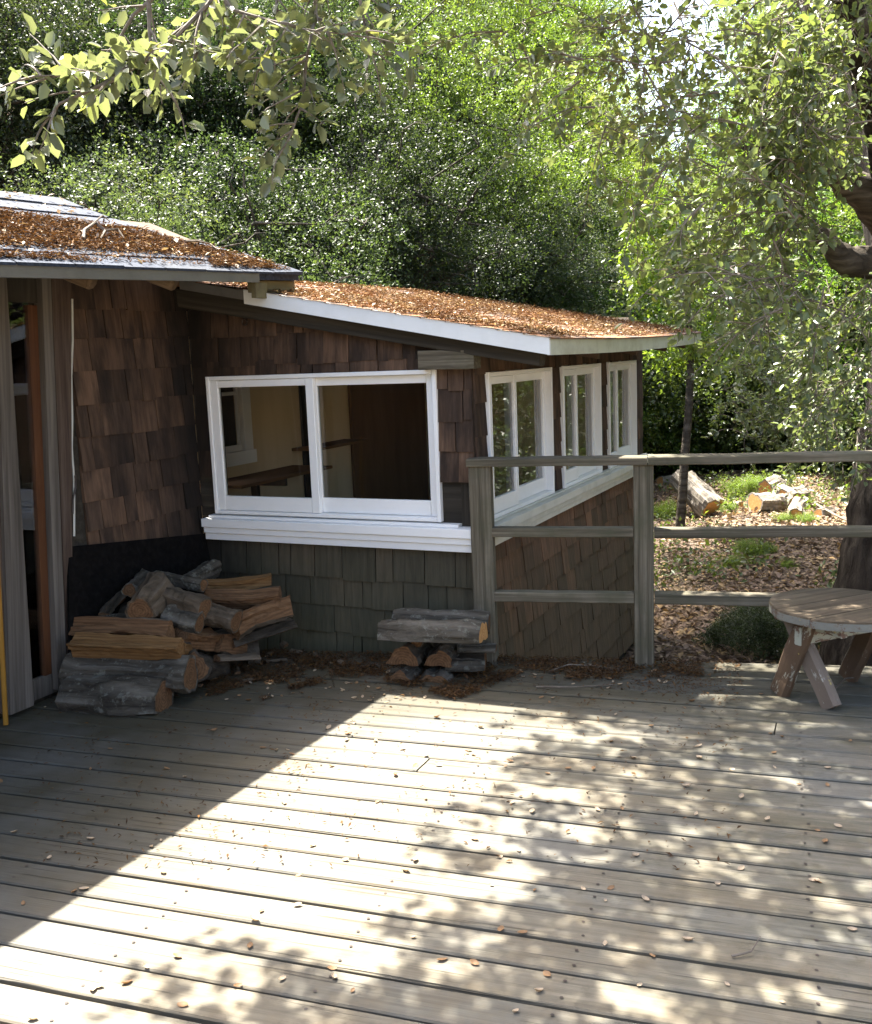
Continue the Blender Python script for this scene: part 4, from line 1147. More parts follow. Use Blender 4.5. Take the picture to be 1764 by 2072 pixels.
def plant(kind, x, y, zoff, sc, color, name, label, cat, group, rot=None, sz=1.0):
    me, tm, R, Hh, th = PROTO[kind]
    t = tz(x, y)
    root = bpy.data.objects.new(name, None); COL.objects.link(root); root.empty_display_size = .2
    root.location = (x, y, t - .1); root.rotation_euler = (0, 0, rot if rot is not None else random.uniform(0, 6.28)); root.scale = (sc, sc, sc * sz)
    prop(root, label, cat, group)
    for nm, m in (('crown', me), ('trunk', tm)):
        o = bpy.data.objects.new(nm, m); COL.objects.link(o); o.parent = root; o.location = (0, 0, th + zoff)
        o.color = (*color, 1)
    return root
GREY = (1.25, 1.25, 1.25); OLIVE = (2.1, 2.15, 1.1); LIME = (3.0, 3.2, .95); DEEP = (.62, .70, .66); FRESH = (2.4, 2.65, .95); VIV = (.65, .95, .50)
def azpos(px, dist):
    d = ray(px, 700); d.z = 0; d.normalize(); return d.x * dist, d.y * dist
TG = 'oaks crowding the hillside behind the cabin'
lab_dark = 'dark grey green oak among the others on the hillside behind the cabin roof'
lab_lime = 'bright yellow green tree in full sun among the others on the right hillside'
lab_oliv = 'olive green tree in the middle of the wooded hillside'
HILL = [
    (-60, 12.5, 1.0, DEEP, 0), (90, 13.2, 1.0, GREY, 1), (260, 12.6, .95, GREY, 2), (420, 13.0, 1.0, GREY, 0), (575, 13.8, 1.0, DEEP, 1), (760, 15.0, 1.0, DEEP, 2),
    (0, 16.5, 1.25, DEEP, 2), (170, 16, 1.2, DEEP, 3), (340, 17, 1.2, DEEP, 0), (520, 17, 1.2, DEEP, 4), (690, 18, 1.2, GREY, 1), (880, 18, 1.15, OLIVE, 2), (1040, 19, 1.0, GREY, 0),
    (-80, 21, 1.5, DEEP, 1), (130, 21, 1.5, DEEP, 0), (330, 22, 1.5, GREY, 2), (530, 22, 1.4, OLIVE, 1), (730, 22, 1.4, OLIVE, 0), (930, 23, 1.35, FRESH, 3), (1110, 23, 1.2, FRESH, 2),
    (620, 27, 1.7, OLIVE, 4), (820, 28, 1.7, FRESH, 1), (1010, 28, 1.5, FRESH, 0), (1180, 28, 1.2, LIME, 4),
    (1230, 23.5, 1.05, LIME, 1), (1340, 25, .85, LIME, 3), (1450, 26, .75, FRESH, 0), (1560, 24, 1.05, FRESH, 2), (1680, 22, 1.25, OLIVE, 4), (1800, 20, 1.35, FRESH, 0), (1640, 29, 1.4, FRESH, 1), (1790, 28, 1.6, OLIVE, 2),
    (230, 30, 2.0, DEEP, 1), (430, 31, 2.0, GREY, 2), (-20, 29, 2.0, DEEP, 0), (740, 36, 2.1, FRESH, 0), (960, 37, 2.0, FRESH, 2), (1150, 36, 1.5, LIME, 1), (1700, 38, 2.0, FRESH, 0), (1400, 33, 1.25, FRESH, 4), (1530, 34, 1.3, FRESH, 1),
]
ORD = ['first', 'second', 'third', 'fourth', 'fifth', 'sixth', 'seventh', 'eighth', 'ninth', 'tenth', 'eleventh', 'twelfth', 'thirteenth', 'fourteenth', 'fifteenth', 'sixteenth', 'seventeenth', 'eighteenth', 'nineteenth', 'twentieth']
row = lambda D: 'front' if D < 15.5 else 'second' if D < 20.5 else 'third' if D < 26 else 'rearmost'
hue = lambda c: 'dark' if c in (DEEP, GREY) else 'sunlit' if c in (LIME, FRESH) else 'olive'
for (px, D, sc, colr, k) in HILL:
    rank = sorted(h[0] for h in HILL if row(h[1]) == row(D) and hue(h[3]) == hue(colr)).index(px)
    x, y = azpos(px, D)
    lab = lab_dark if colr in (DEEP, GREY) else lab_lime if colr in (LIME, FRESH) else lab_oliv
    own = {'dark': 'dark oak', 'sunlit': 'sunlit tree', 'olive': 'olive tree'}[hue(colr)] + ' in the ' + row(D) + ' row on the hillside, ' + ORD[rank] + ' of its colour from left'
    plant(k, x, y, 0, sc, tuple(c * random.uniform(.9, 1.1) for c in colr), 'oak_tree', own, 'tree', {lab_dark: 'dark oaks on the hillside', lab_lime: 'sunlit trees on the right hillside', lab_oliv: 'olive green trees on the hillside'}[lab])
# reflecting / enclosing trees at the sides and behind the viewpoint
for (x, y, sc, k) in [(10.5, 8.5, 1.6, 0), (13, 13, 1.7, 1), (9.5, 15.5, 1.3, 2), (11, 5, 1.6, 3), (8.4, 11.2, 1.2, 4), (-12, -9, 1.7, 1), (0, -14, 1.8, 0)]:
    plant(k, x, y, 0, sc, OLIVE, 'oak_tree', 'broad oak standing beside the clearing and mirrored in the window glass', 'tree', 'oaks around the clearing')
SG = 'bushes at the foot of the hillside'
for i, (x, y, sc) in enumerate([(5.2, 6.0, 1.1), (6.2, 7.6, 1.3), (6.6, 9.6, 1.4), (7.4, 11.8, 1.5), (8.0, 14, 1.5), (7.2, 5.0, 1.4)]):
    plant(5 + i % 3, x, y, 0, sc, (.8, .95, .7), 'bush', 'green bush beyond the right border, mirrored in the side windows', 'bush', 'bushes mirrored in the side windows')
def bush(px, D, sc, colr, lab, grp, k=None):
    x, y = azpos(px, D); plant(k if k is not None else random.choice((5, 6, 7)), x, y, 0, sc, colr, 'bush', lab, 'bush', grp)
for (px, D, sc) in [(600, 10.6, .75), (660, 11.2, .85), (730, 11.6, .95), (800, 12.0, .9), (870, 12.4, 1.0), (950, 12.8, 1.0), (1030, 13.6, 1.0), (560, 11.6, .8)]:
    k_ = ('leftmost', 'second', 'third', 'fourth', 'fifth', 'sixth', 'seventh', 'last and rightmost')[[560, 600, 660, 730, 800, 870, 950, 1030].index(px)]
    bush(px, D, sc, VIV, k_ + (' vivid green bush along the back of the wing roof' if k_ in ('leftmost', 'last and rightmost') else ' vivid green bush from the left along the back of the wing roof'), 'vivid bushes behind the wing roof')
for (px, D, sc) in [(1060, 17.2, 1.3), (1120, 18.5, 1.4), (1190, 19, 1.3), (1250, 20, 1.4), (1320, 20, 1.3), (1400, 20.4, 1.4), (1475, 20.5, 1.3), (1550, 20.2, 1.3), (1630, 20.4, 1.3), (1700, 19.6, 1.3), (1765, 18.8, 1.4), (1100, 20, 1.9), (1280, 21, 1.9), (1430, 21, 1.7), (1600, 21, 1.9), (1740, 21, 1.9), (1350, 20, 1.5), (1520, 20.5, 1.5)]:
    blab_ = ORD[sorted([1060, 1120, 1190, 1250, 1320, 1400, 1475, 1550, 1630, 1700, 1765, 1100, 1280, 1430, 1600, 1740, 1350, 1520]).index(px)] + ' green bush from the left at the back of the slope'
    bush(px, D, sc, random.choice((VIV, (1.3, 1.4, .8), (.9, 1.0, .75), (1.8, 1.75, .8))), blab_, SG)
for (px, D, sc) in [(1500, 16.8, .22), (1540, 16.9, .2), (1478, 15.4, .12), (1590, 14.6, .12), (1520, 12.0, .17), (1485, 11.6, .12), (1555, 12.2, .13), (1640, 14.4, .13), (1345, 15.4, .2), (1600, 11.6, .1)]:
    bush(px, D, sc, FRESH, 'small green sapling bush between the sawn logs on the slope', 'sapling bushes on the slope')
for (px, D, sc) in [(1480, 8.4, .22), (1560, 8.1, .26), (1530, 9.0, .22), (1610, 8.6, .25)]:
    bush(px, D, sc, DEEP, {1480: 'leftmost', 1560: 'third', 1530: 'second', 1610: 'rightmost'}[px] + ' low dark shrub in the shade below the deck edge', 'shaded shrubs below the deck')

# slender dark tree behind the railing
g = AT(1376, 1085, 13.2); base = Vector((g.x, g.y, tz(g.x, g.y) - .1))
st_ = empty('slender_tree', base, label='slender dark tree trunk rising behind the railing beside the sawn logs', cat='tree')
pts = [base, AT(1376, 1060, 13.2), AT(1381, 1000, 13.2), AT(1385, 930, 13.2), AT(1394, 820, 13.3), AT(1398, 700, 13.4), AT(1388, 560, 13.5), AT(1392, 440, 13.6)]
V_, F_ = tube(pts, [.075, .066, .062, .058, .052, .045, .032, .018], 9); V_ = [q for q in V_]
world_mesh('trunk', V_, F_, M['bark_dark'], st_, smooth=True)
me, c, lr = crown_mesh('crown', 7000, .9, 1.2, M['leaf_b'], .075, 14, .3)
o = link('crown', me, st_, None, AT(1392, 540, 13.5)); o.color = (*FRESH, 1)

# ------------------------------------------------------------------ the big oak on the right with boughs over the deck
oakb = AT(1800, 1200, 7.0); oakb.z = tz(oakb.x, oakb.y) - .15
oak = empty('live_oak', oakb, label='big rough barked oak at the right edge with boughs reaching over the deck', cat='tree')
def bough(pts, rads, name, seg=8, mat='tree_bark'):
    # Catmull smoothing
    P_ = [pts[0]] + list(pts) + [pts[-1]]; out_, rr = [], []
    for i in range(1, len(P_) - 2):
        for k in range(4):
            t = k / 4; p0, p1, p2, p3 = P_[i - 1], P_[i], P_[i + 1], P_[i + 2]
            out_.append(.5 * ((2 * p1) + (p2 - p0) * t + (2 * p0 - 5 * p1 + 4 * p2 - p3) * t * t + (3 * p1 - p0 - 3 * p2 + p3) * t ** 3)); rr.append(rads[i - 1] * (1 - t) + rads[i] * t)
    out_.append(pts[-1]); rr.append(rads[-1])
    V_, F_ = tube(out_, rr, seg)
    V_ = [q + Vector((random.uniform(-1, 1), random.uniform(-1, 1), random.uniform(-1, 1))) * min(.02, rads[0] * .08) for q in V_]
    return world_mesh(name, V_, F_, M[mat], oak, smooth=True)
bough([oakb, AT(1792, 1300, 7.0), AT(1800, 1180, 7.0), AT(1808, 1060, 7.0), AT(1815, 940, 7.0), AT(1840, 780, 7.0), AT(1850, 620, 7.0), AT(1830, 480, 6.9)], [.50, .44, .37, .315, .29, .27, .25, .22], 'trunk', 20)
bough([AT(1850, 640, 7.0), AT(1790, 540, 6.8), AT(1720, 530, 6.6), AT(1690, 510, 6.5), AT(1660, 470, 6.4), AT(1600, 440, 6.2)], [.15, .125, .10, .075, .045, .02], 'bough', 8, 'bark_dark')
bough([AT(1830, 480, 6.9), AT(1770, 410, 6.7), AT(1700, 360, 6.5), AT(1650, 320, 6.3), AT(1570, 300, 6.0), AT(1500, 300, 5.8)], [.17, .13, .09, .05, .025, .008], 'bough', 8, 'bark_dark')
bough([AT(1830, 480, 6.9), AT(1800, 300, 6.4), AT(1740, 60, 5.8), AT(1640, -250, 5.2), AT(1400, -600, 4.4), AT(1100, -900, 3.8)], [.18, .14, .11, .09, .06, .03], 'bough', 8)
bough([AT(1600, -320, 5.0), AT(1200, -200, 4.0), AT(800, -100, 3.2), AT(500, -40, 2.7)], [.06, .045, .03, .015], 'bough', 6)

leafpos, leafdir, leafn = [], [], []
twigparts = []
def spray(p, d, L, nl, drp=.25, spread=.5):
    d = d.normalized(); pts = [p]; cur = p.copy(); dd = d.copy()
    for i in range(5):
        dd = (dd + Vector((random.uniform(-.18, .18), random.uniform(-.18, .18), -drp * .22 + random.uniform(-.1, .1)))).normalized()
        cur = cur + dd * L / 5; pts.append(cur.copy())
    twigparts.append(tube(pts, [.0035 * max(.35, 1 - i * .16) for i in range(6)], 4, False))
    for i in range(nl):
        f = random.uniform(.12, 1.0) * 5; k = min(4, int(f)); q = pts[k].lerp(pts[k + 1], f - k)
        dr = (pts[k + 1] - pts[k]).normalized()
        side = dr.cross(Vector((random.gauss(0, 1), random.gauss(0, 1), random.gauss(0, 1)))).normalized()
        ld = (dr * .55 + side * random.uniform(.5, 1)).normalized()
        leafpos.append(q + side * .008); leafdir.append(ld); leafn.append(Vector((random.gauss(0, .55), random.gauss(0, .55), 1)))
    return pts
def flush(name, ll, parent, colr, six=True, wr=(.5, .66)):
    global leafpos, leafdir, leafn, twigparts
    n = len(leafpos); pos = np.array([tuple(x) for x in leafpos]); 
    ln = rng.uniform(.65, 1.2, n) * ll
    c = pos.mean(axis=0)
    V_, F_ = leaves_arrays(pos - c, np.array([tuple(x) for x in leafdir]), np.array([tuple(x) for x in leafn]), ln, ln * rng.uniform(*wr, n), six)
    me = np_mesh(name, V_, F_, M['leaf_near']); o = link(name, me, parent, None, Vector(c)); o.color = (*colr, 1)
    V2, F2, _ = join(twigparts); world_mesh('twigs', V2, F2, M['twig'], parent)
    leafpos, leafdir, leafn, twigparts = [], [], [], []
    return o
def branchlet(pts, nside, sL, nl, drp=.3, r=.006):
    twigparts.append(tube(pts, [r * (1 - .7 * i / (len(pts) - 1)) for i in range(len(pts))], 5, False))
    m = len(pts) - 1
    for i in range(nside):
        f = (i + random.random()) / nside * m; k = min(m - 1, int(f)); q = pts[k].lerp(pts[k + 1], f - k); dr = (pts[k + 1] - pts[k]).normalized()
        sd = dr * .6 + Vector((random.uniform(-1, 1), random.uniform(-.7, .7), random.uniform(-.7, .5)))
        spray(q, sd, sL * random.uniform(.6, 1.2), nl, drp)
    spray(pts[-1], pts[-1] - pts[-2], sL, nl, drp)
# near branch, upper left of the view
nb = empty('leafy_branch', AT(420, 10, 2.4), label='near oak branch with pale green leaves hanging in at the upper left', cat='branch')
branchlet([AT(470, -60, 2.55), AT(420, 10, 2.5), AT(360, 70, 2.45), AT(300, 120, 2.4), AT(250, 150, 2.38), AT(150, 150, 2.35), AT(70, 155, 2.32)], 17, .16, 11)
branchlet([AT(300, -30, 2.5), AT(302, 60, 2.5), AT(308, 140, 2.48), AT(345, 190, 2.45)], 3, .12, 6, .8)
branchlet([AT(330, -20, 2.6), AT(270, 30, 2.6), AT(240, 80, 2.58), AT(205, 120, 2.55)], 5, .14, 7)
branchlet([AT(250, 150, 2.38), AT(190, 180, 2.36), AT(120, 210, 2.34), AT(100, 235, 2.33)], 5, .12, 7)
flush('foliage', .043, nb, (1.45, 1.40, 1.25))
nb2 = empty('leafy_branch', AT(600, 10, 2.9), label='near oak branch drooping at the top centre with a hanging leafy tip', cat='branch')
branchlet([AT(420, -50, 2.9), AT(470, 20, 2.9), AT(540, 40, 2.88), AT(620, 60, 2.86), AT(700, 70, 2.85)], 15, .20, 11)
branchlet([AT(640, -60, 3.0), AT(636, 40, 2.95), AT(620, 120, 2.9), AT(615, 200, 2.88), AT(590, 270, 2.85)], 17, .16, 11, .5)
branchlet([AT(430, -40, 3.0), AT(430, 50, 3.0), AT(400, 100, 3.0)], 7, .18, 9)
branchlet([AT(560, -40, 3.1), AT(560, 60, 3.1), AT(530, 120, 3.1)], 7, .18, 9)
branchlet([AT(720, -40, 3.1), AT(740, 60, 3.1), AT(755, 120, 3.1)], 6, .16, 8)
flush('foliage', .043, nb2, (1.45, 1.40, 1.25))
# crown over the upper right of the view
for i in range(235):
    px = random.triangular(950, 1800, 1650); py = random.uniform(-60, 640)
    lim = 120 + 560 * smooth((px - 980) / 560)
    if py > lim: continue
    gap = math.hypot((px - 1450) / 150, (py - 190) / 130)
    if gap < 1 and random.random() < .45: continue
    if px > 1650 and 310 < py < 540 and random.random() < .8: continue
    Y = random.uniform(4.3, 6.8)
    p = AT(px, py, Y); d = Vector((random.uniform(-1, .3), random.uniform(-.6, .4), random.uniform(-.5, .2)))
    q = p + d.normalized() * .3
    branchlet([p, p.lerp(q, .5) + Vector((0, 0, .02)), q], 3, .22, 9, .35, .005)
for i in range(60):
    px = random.uniform(1640, 1800); py = random.uniform(540, 880)
    p = AT(px, py, random.uniform(5.6, 6.9)); branchlet([p, p + Vector((random.uniform(-.3, 0), random.uniform(-.2, .1), -.2))], 3, .2, 9, .5, .004)
for i in range(90):
    px = random.uniform(1560, 1810); py = random.uniform(-40, 420)
    if px > 1640 and 310 < py: continue
    p = AT(px, py, random.uniform(4.6, 6.2)); branchlet([p, p + Vector((random.uniform(-.3, .1), random.uniform(-.2, .1), -.1))], 4, .22, 11, .4, .004)
flush('crown', .048, oak, (1.30, 1.40, .95))
# crown high over the deck: throws the dappled shade
def shade_at(T, h):
    return T - Vector((S.x, S.y, 0)) * h + ZU * h
cnt = 0
for i in range(6500):
    px, py = random.uniform(200, 2050), random.uniform(1380, 2330)
    # lit area at the left and centre stays open
    edge = 960 - max(0, (py - 1520)) * .35 if py < 1800 else 862 - (py - 1800) * 1.75
    m = px - edge
    if m < 0: continue
    T = G(px, py)
    nz = math.sin(T.x * 5.1 + 1.3) * math.sin(T.y * 6.3 + .4) + .6 * math.sin(T.x * 11 + T.y * 7)
    den = .38 * smooth(m / 240) + .12 * smooth((m - 350) / 500)
    area = 1 / max(.3, (py - 700) / 700) ** 3
    if py < 1540: den *= .45 + .55 * max(0, (px - 1150) / 500)
    if random.random() > (den + .16 * nz * smooth(m / 250)) * area * 1.2: continue
    hm = 2.1 + .433 * T.y; h = random.uniform(hm, hm + 1.4); p = shade_at(T, h)
    e = (p - O); sy_ = 0
    d = Vector((random.uniform(-1, 1), random.uniform(-1, 1), random.uniform(-.3, .1)))
    branchlet([p, p + d.normalized() * .08, p + d.normalized() * .16], 2, .15, 8, .2, .004); cnt += 1
for T, Lx in ((G(560, 1900), .2), (G(640, 1930), .2), (G(500, 1990), .15), (G(700, 2000), .2)):
    p = shade_at(T, 3.6); branchlet([p, p + Vector((-.1, -.05, -.02)), p + Vector((-.25, -.1, -.04))], 3, .13, 6, .1, .004)
for i in range(620):
    px, py = random.uniform(1290, 1800), random.uniform(1095, 1345)
    if py < 1200 and random.random() < (.55 if px < 1620 else .8): continue
    g = ground_hit(px, py); h = random.uniform(1.7, 3.6)
    p = shade_at(g, h)
    if 882 + 2040 * p.x / p.y < 1450: continue
    h = h; branchlet([p, p + Vector((.1, .05, 0)), p + Vector((.2, -.05, -.05))], 3, .24, 11, .25, .004)
flush('crown', .058, oak, (1.25, 1.35, .95))
for (x_, y_, z_, k_, sc_) in ((5.0, 4.0, 5.6, 0, .85), (4.6, .8, 5.8, 1, .85), (7.0, 7.0, 6.0, 2, .95), (3.4, -1.8, 6.2, 0, .85)):  # unseen crowns and boughs added to cut skylight over the deck
    o = link('crown', PROTO[k_][0], oak, None, Vector((x_, y_, z_))); o.scale = (sc_, sc_, sc_ * .6); o.color = (1.2, 1.3, .95, 1); o.rotation_euler = (0, 0, x_)
    bough([AT(1850, 620, 7.0), Vector((4.6, 6.0, 4.0)), Vector((x_ + .3, (y_ + 6) / 2, z_ - .6)), Vector((x_, y_, z_))], [.2, .14, .09, .04], 'bough', 8)
# high bough and crowns, mostly above the view, added to shade the slope
hc = Vector((.75, 11.5, 7.5))
o = link('crown', PROTO[0][0], oak, None, hc); o.scale = (.85, .85, .6); o.color = (1.2, 1.3, .95, 1)
o = link('crown', PROTO[1][0], oak, None, hc + Vector((1.7, .7, .2))); o.scale = (.75, .75, .55); o.color = (1.2, 1.3, .95, 1); o.rotation_euler = (0, 0, 2)
for (x_, y_, z_, k_, sc_) in ((.9, 13.6, 7.4, 2, .8), (2.0, 14.6, 7.6, 0, .75), (1.2, 11.2, 7.9, 1, .75), (2.6, 12.0, 7.6, 2, .7)):
    o = link('crown', PROTO[k_][0], oak, None, Vector((x_, y_, z_))); o.scale = (sc_, sc_, sc_ * .6); o.color = (2.3, 2.5, .95, 1); o.rotation_euler = (0, 0, y_)
bough([AT(1850, 620, 7.0), Vector((3.0, 8.0, 4.2)), Vector((2.4, 9.5, 5.8)), Vector((1.6, 10.8, 6.9)), hc], [.2, .14, .11, .08, .05], 'bough', 8)
print('shade clusters', cnt)

# ------------------------------------------------------------------ litter
def scatter_quads(name, P_, mat, ll, kind='stuff', nrm_amt=.35, parent=None, wr=(.35, .6), six=False, zn=None):
    n = len(P_); dirs = rng.normal(size=(n, 3)); dirs[:, 2] *= .25
    nr = np.array([0, 0, 1.0])[None] + rng.normal(0, nrm_amt, (n, 3)); ln = rng.uniform(.5, 1.4, n) * ll
    c = P_.mean(axis=0)
    V_, F_ = leaves_arrays(P_ - c, dirs, nr, ln, ln * rng.uniform(*wr, n), six)
    o = link(name, np_mesh(name, V_, F_, M[mat]), parent, None, Vector(c)); o['kind'] = kind; return o
# wing roof
P_ = []
for i in range(42000):
    a = random.uniform(aRL, aK - .01); b = random.uniform(-o1 + .01, bR - .02)
    nz = math.sin(a * 3.1 + 1) + math.sin(b * 4.3) + math.sin(a * 9 + b * 5) * .6
    if nz < -.9 and random.random() < .8: continue
    q_ = W(a, b, wzt(a, b) + .008 + random.random() * .012); P_.append(tuple(q_))
o = scatter_quads('roof_needles', np.array(P_), 'needle', .024, wr=(.12, .4), nrm_amt=.2)
P_ = []
for i in range(90000):
    a = random.uniform(aRidge, aE - .01); b = random.uniform(-4.2, out[0].y)
    if not inpoly(a, b): continue
    # clean strip near the ridge and far edge, bare tabs near the eave
    up = (aE - a) / (aE - aRidge)
    if up > .62 + .06 * math.sin(b * 3): continue
    nz = math.sin(a * 4.1 + 1) + math.sin(b * 3.3 + 2) + math.sin(a * 9 + b * 6) * .6
    if up < .17 and nz < .3 and random.random() < .85: continue
    P_.append(tuple(W(a, b, mz(a, b) + .010 + random.random() * .016)))
P_ = P_[:52000]
scatter_quads('roof_needles', np.array(P_), 'needle', .024, wr=(.12, .4), nrm_amt=.2)
P_ = []
for i in range(13000):
    a = random.uniform(aRL, aK - .01); b = random.uniform(-o1 + .01, bR - .02)
    if math.sin(a * 5 + 2) + math.sin(b * 3.1 + 1) + .7 * math.sin(a * 13 + b * 8) < -.2: continue
    P_.append(tuple(W(a, b, wzt(a, b) + .016 + random.random() * .008)))
scatter_quads('roof_leaves', np.array(P_), 'litter_tan', .026, wr=(.2, .5), nrm_amt=.2)
# pale leaves on both roofs
P_ = []
for i in range(900):
    a = random.uniform(aRidge, aE - .01); b = random.uniform(-4.2, out[0].y)
    if inpoly(a, b): P_.append(tuple(W(a, b, mz(a, b) + .028)))
for i in range(700):
    a = random.uniform(aRL, aK - .01); b = random.uniform(-o1 + .01, bR - .02); P_.append(tuple(W(a, b, wzt(a, b) + .022)))
scatter_quads('roof_leaves', np.array(P_), 'dead_pale', .030, nrm_amt=.2)
# bare twigs lying on the main roof
def twig_on(name, pts, r, lab, cat='twig', parent=None):
    V_, F_ = tube(pts, [r * (1 - .6 * i / (len(pts) - 1)) for i in range(len(pts))], 5)
    o = world_mesh(name, V_, F_, M['twig'], parent); prop(o, lab, cat); return o
def mpt(x, y, dz=.03): q_ = on_main(x, y); return W(q_.x, q_.y, q_.z + dz)
parts = [tube([mpt(170, 496), mpt(172, 484, .04), mpt(195, 476, .06), mpt(215, 488, .05), mpt(240, 484, .05), mpt(252, 495)], [.008, .008, .007, .007, .005, .003], 6),
         tube([mpt(195, 474, .06), mpt(210, 470, .08), mpt(225, 477, .07)], [.005, .005, .003], 5), tube([mpt(215, 487, .05), mpt(205, 495, .03)], [.006, .004], 5)]
V_, F_, _ = join(parts); o = world_mesh('bare_stick', V_, F_, M['twig']); prop(o, 'crooked bare stick lying on the orange litter of the left roof', 'stick')
parts = [tube([mpt(375, 500), mpt(400, 503, .04), mpt(425, 505, .03), mpt(440, 515)], [.009, .008, .006, .004], 5)]
V_, F_, _ = join(parts); o = world_mesh('bare_stick', V_, F_, M['twig']); prop(o, 'small forked stick lying near the far edge of the left roof', 'stick')

# deck: fine brown litter near the walls and in the corner
P_ = []
def okdeck(p): return (p - EDGE).dot(rn) > .01 and (p - W(A_L + .01, 0, 0)).dot(u) > 0 and not ((p - P0).dot(v) > -.01 and (p - W(A_C, 0, 0)).dot(u) < 0.01)
for i in range(60000):
    px, py = random.uniform(60, 1500), random.uniform(1270, 1760)
    p = G(px, py)
    if not okdeck(p): continue
    # denser along the foot of the wall and the railing
    dw = min(abs((p - P0).dot(v)), (p - EDGE).dot(rn))
    dens = 1.3 * math.exp(-dw / .30) + .05
    nz = math.sin(p.x * 7) * math.sin(p.y * 9 + p.x * 3) + .5 * math.sin(p.x * 17 + 2) * math.sin(p.y * 21)
    if (p - W(A_L + 1.75, 0, 0)).dot(u) > 0: dens *= .35 if dw > .3 else 1
    if random.random() < dens * (.5 + .7 * max(0, nz)): P_.append((p.x, p.y, .004 + random.random() * .008))
P_ = P_[:17000]
for i in range(60000):
    px, py = random.uniform(420, 1420), random.uniform(1285, 1420)
    p = G(px, py)
    if not okdeck(p): continue
    lo_ = 1385 - 18 * math.sin(px / 90) if px < 1000 else 1372 + 10 * math.sin(px / 60)
    nz = math.sin(p.x * 13 + 1) * math.sin(p.y * 15) + .6 * math.sin(p.x * 31) * math.sin(p.y * 27 + 2)
    if py > lo_ + nz * 22 or random.random() < .35 - nz * .4: continue
    if px > 1000 and abs(py - 1352) > 22 + 8 * nz: continue
    P_.append((p.x, p.y, .004 + random.random() * .014))
P_ = P_[:17000] + P_[17000:][:22000]
scatter_quads('deck_needles', np.array(P_), 'litter_brown', .020, wr=(.10, .45), nrm_amt=.2)
# individually visible fallen leaves
def curled_leaf(mat):
    vs, fs = [], []; N = 6; cu = random.uniform(.3, 1.1)
    for i in range(N + 1):
        f = i / N; wd = math.sin(math.pi * (f * .92 + .04)) ** .8 * .30
        x = f - .5; z = cu * (x * x) + .02
        vs += [Vector((x, -wd, z + wd * cu * .8)), Vector((x, 0, z)), Vector((x, wd, z + wd * cu * .9))]
    for i in range(N):
        for k in range(2): a = i * 3 + k; fs.append((a, a + 1, a + 4, a + 3))
    return mesh('fallen_leaf', vs, fs, M[mat], smooth=True)
LM = [curled_leaf('dead_pale') for _ in range(5)] + [curled_leaf('dead_brown') for _ in range(4)]
spots = [(782, 1423), (790, 1430), (860, 1412), (1095, 1412), (675, 1980), (370, 2035), (1305, 1822), (1582, 1492), (1720, 1500), (1675, 1555), (1160, 1385), (560, 1520), (590, 1527), (700, 1498), (760, 1500), (100, 1738), (326, 1702), (800, 1570), (1415, 1535), (1480, 1560), (1180, 1800), (960, 1700), (170, 1800), (150, 1805), (1090, 2008), (960, 1950), (330, 1768), (605, 1772), (1540, 1405), (1400, 1420), (1290, 1385)]
while len(spots) < 285:
    if random.random() < .30: spots.append((random.gauss(620, 110), random.uniform(1290, 1420)))
    elif random.random() < .25: spots.append((random.gauss(1230, 110), random.gauss(1362, 16)))
    elif random.random() < .35: spots.append((random.gauss(850, 330), random.uniform(1330, 1560)))
    else: spots.append((random.uniform(0, 1764), random.uniform(1420, 2070)))
root_leaves = 0
for (px, py) in spots:
    p = G(px, py)
    if not okdeck(p): continue
    o = bpy.data.objects.new('fallen_leaf', random.choice(LM)); COL.objects.link(o)
    s = random.uniform(.016, .034); o.scale = (s, s, s); o.location = (p.x, p.y, .001); o.rotation_euler = (random.uniform(-.3, .3), random.uniform(-.3, .3), random.uniform(0, 6.28))
    prop(o, 'small curled dry leaf lying on the deck boards', 'leaf', 'dry leaves scattered over the deck')
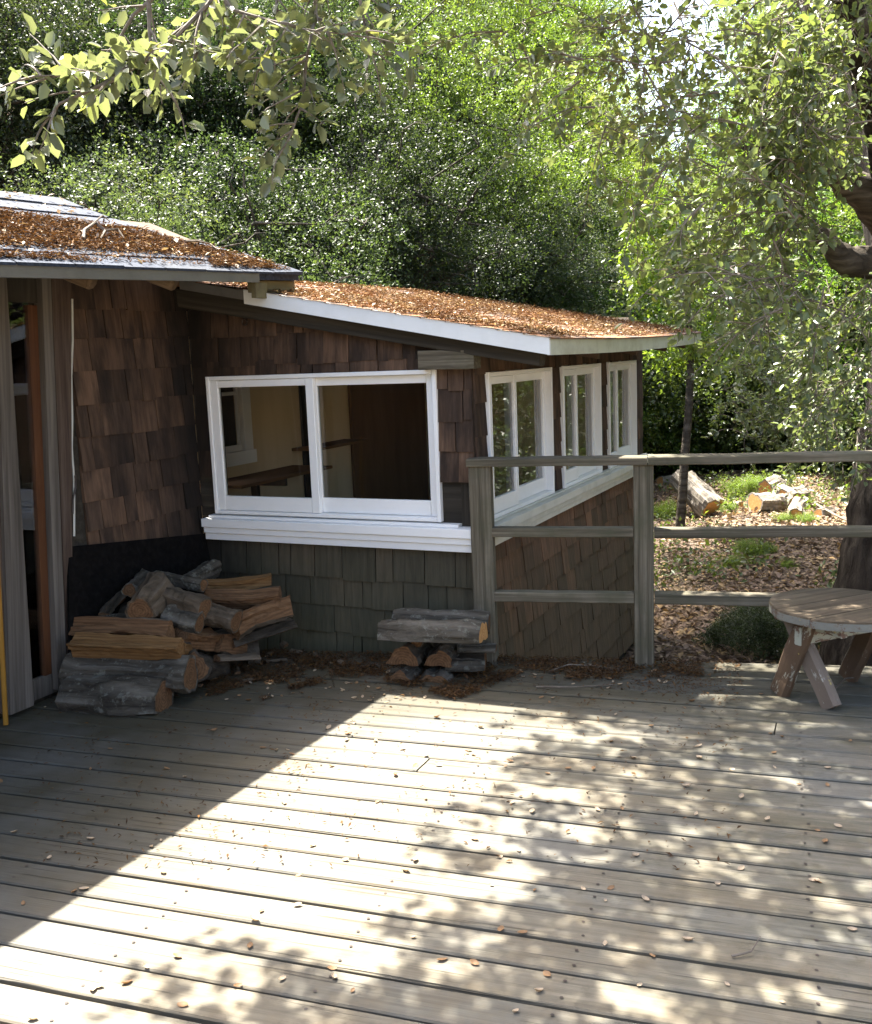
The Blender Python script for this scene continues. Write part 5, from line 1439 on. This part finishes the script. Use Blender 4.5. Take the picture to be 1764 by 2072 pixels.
# twigs on the deck
def dk(x, y, z=.008): p = G(x, y); p.z = z; return p
twig_on('fallen_twig', [dk(1085, 1393), dk(1130, 1398, .02), dk(1180, 1392), dk(1240, 1388)], .005, 'thin brown twig on the shaded deck before the middle post')
twig_on('fallen_twig', [dk(1110, 1362), dk(1150, 1352, .02), dk(1200, 1350), dk(1260, 1358)], .005, 'thin twig in the litter at the foot of the railing')
twig_on('fallen_twig', [dk(1690, 1395), dk(1710, 1385, .03), dk(1740, 1378, .02), dk(1764, 1372)], .005, 'pale curved twig beneath the stool')
twig_on('fallen_twig', [dk(1480, 1940), dk(1520, 1935, .015), dk(1538, 1915, .03)], .004, 'small dark twig on the dappled boards at the lower right')

# slope: leaf litter and low greenery
P_ = []
for i in range(52000):
    Y = 5.6 + (random.random() ** .7) * 13; X = random.uniform(.10, .60) * Y
    nz = math.sin(X * 1.7) * math.sin(Y * 1.3 + 1) + .5 * math.sin(X * 4.1 + Y * 2)
    P_.append((X, Y, tz(X, Y) + .015 + random.random() * .02))
scatter_quads('leaf_litter', np.array(P_), 'litter_mix', .07, nrm_amt=.5)
P_ = []
for i in range(420):
    Y = random.uniform(8, 19); X = random.uniform(.16, .52) * Y
    if math.sin(X * 1.1 + 2) * math.sin(Y * .9) < .05: continue
    for k in range(26): P_.append((X + random.gauss(0, .12), Y + random.gauss(0, .12), tz(X, Y) + random.uniform(.02, .22)))
P_ = np.array(P_); n = len(P_)
dirs = rng.normal(size=(n, 3)); dirs[:, 2] = abs(dirs[:, 2]) * .8; c = P_.mean(axis=0); ln = rng.uniform(.04, .09, n)
V_, F_ = leaves_arrays(P_ - c, dirs, np.array([0, 0, 1.0])[None] + rng.normal(0, .6, (n, 3)), ln, ln * .5)
o = link('ground_cover', np_mesh('ground_cover', V_, F_, M['leaf_b']), None, None, Vector(c)); o['kind'] = 'stuff'; o.color = (1.3, 1.4, .8, 1)
# fallen dead branches on the slope
for (pts, lab) in ((((1590, 1000), (1640, 1030), (1690, 1060), (1720, 1075)), 'long bare branch lying on the shaded slope beside the big trunk'),):
    q_ = [ground_hit(x, y) + Vector((0, 0, .12)) for x, y in pts]; twig_on('dead_branch', q_, .03, lab, 'branch')
print('tris', sum(len(m.polygons) for m in bpy.data.meshes))
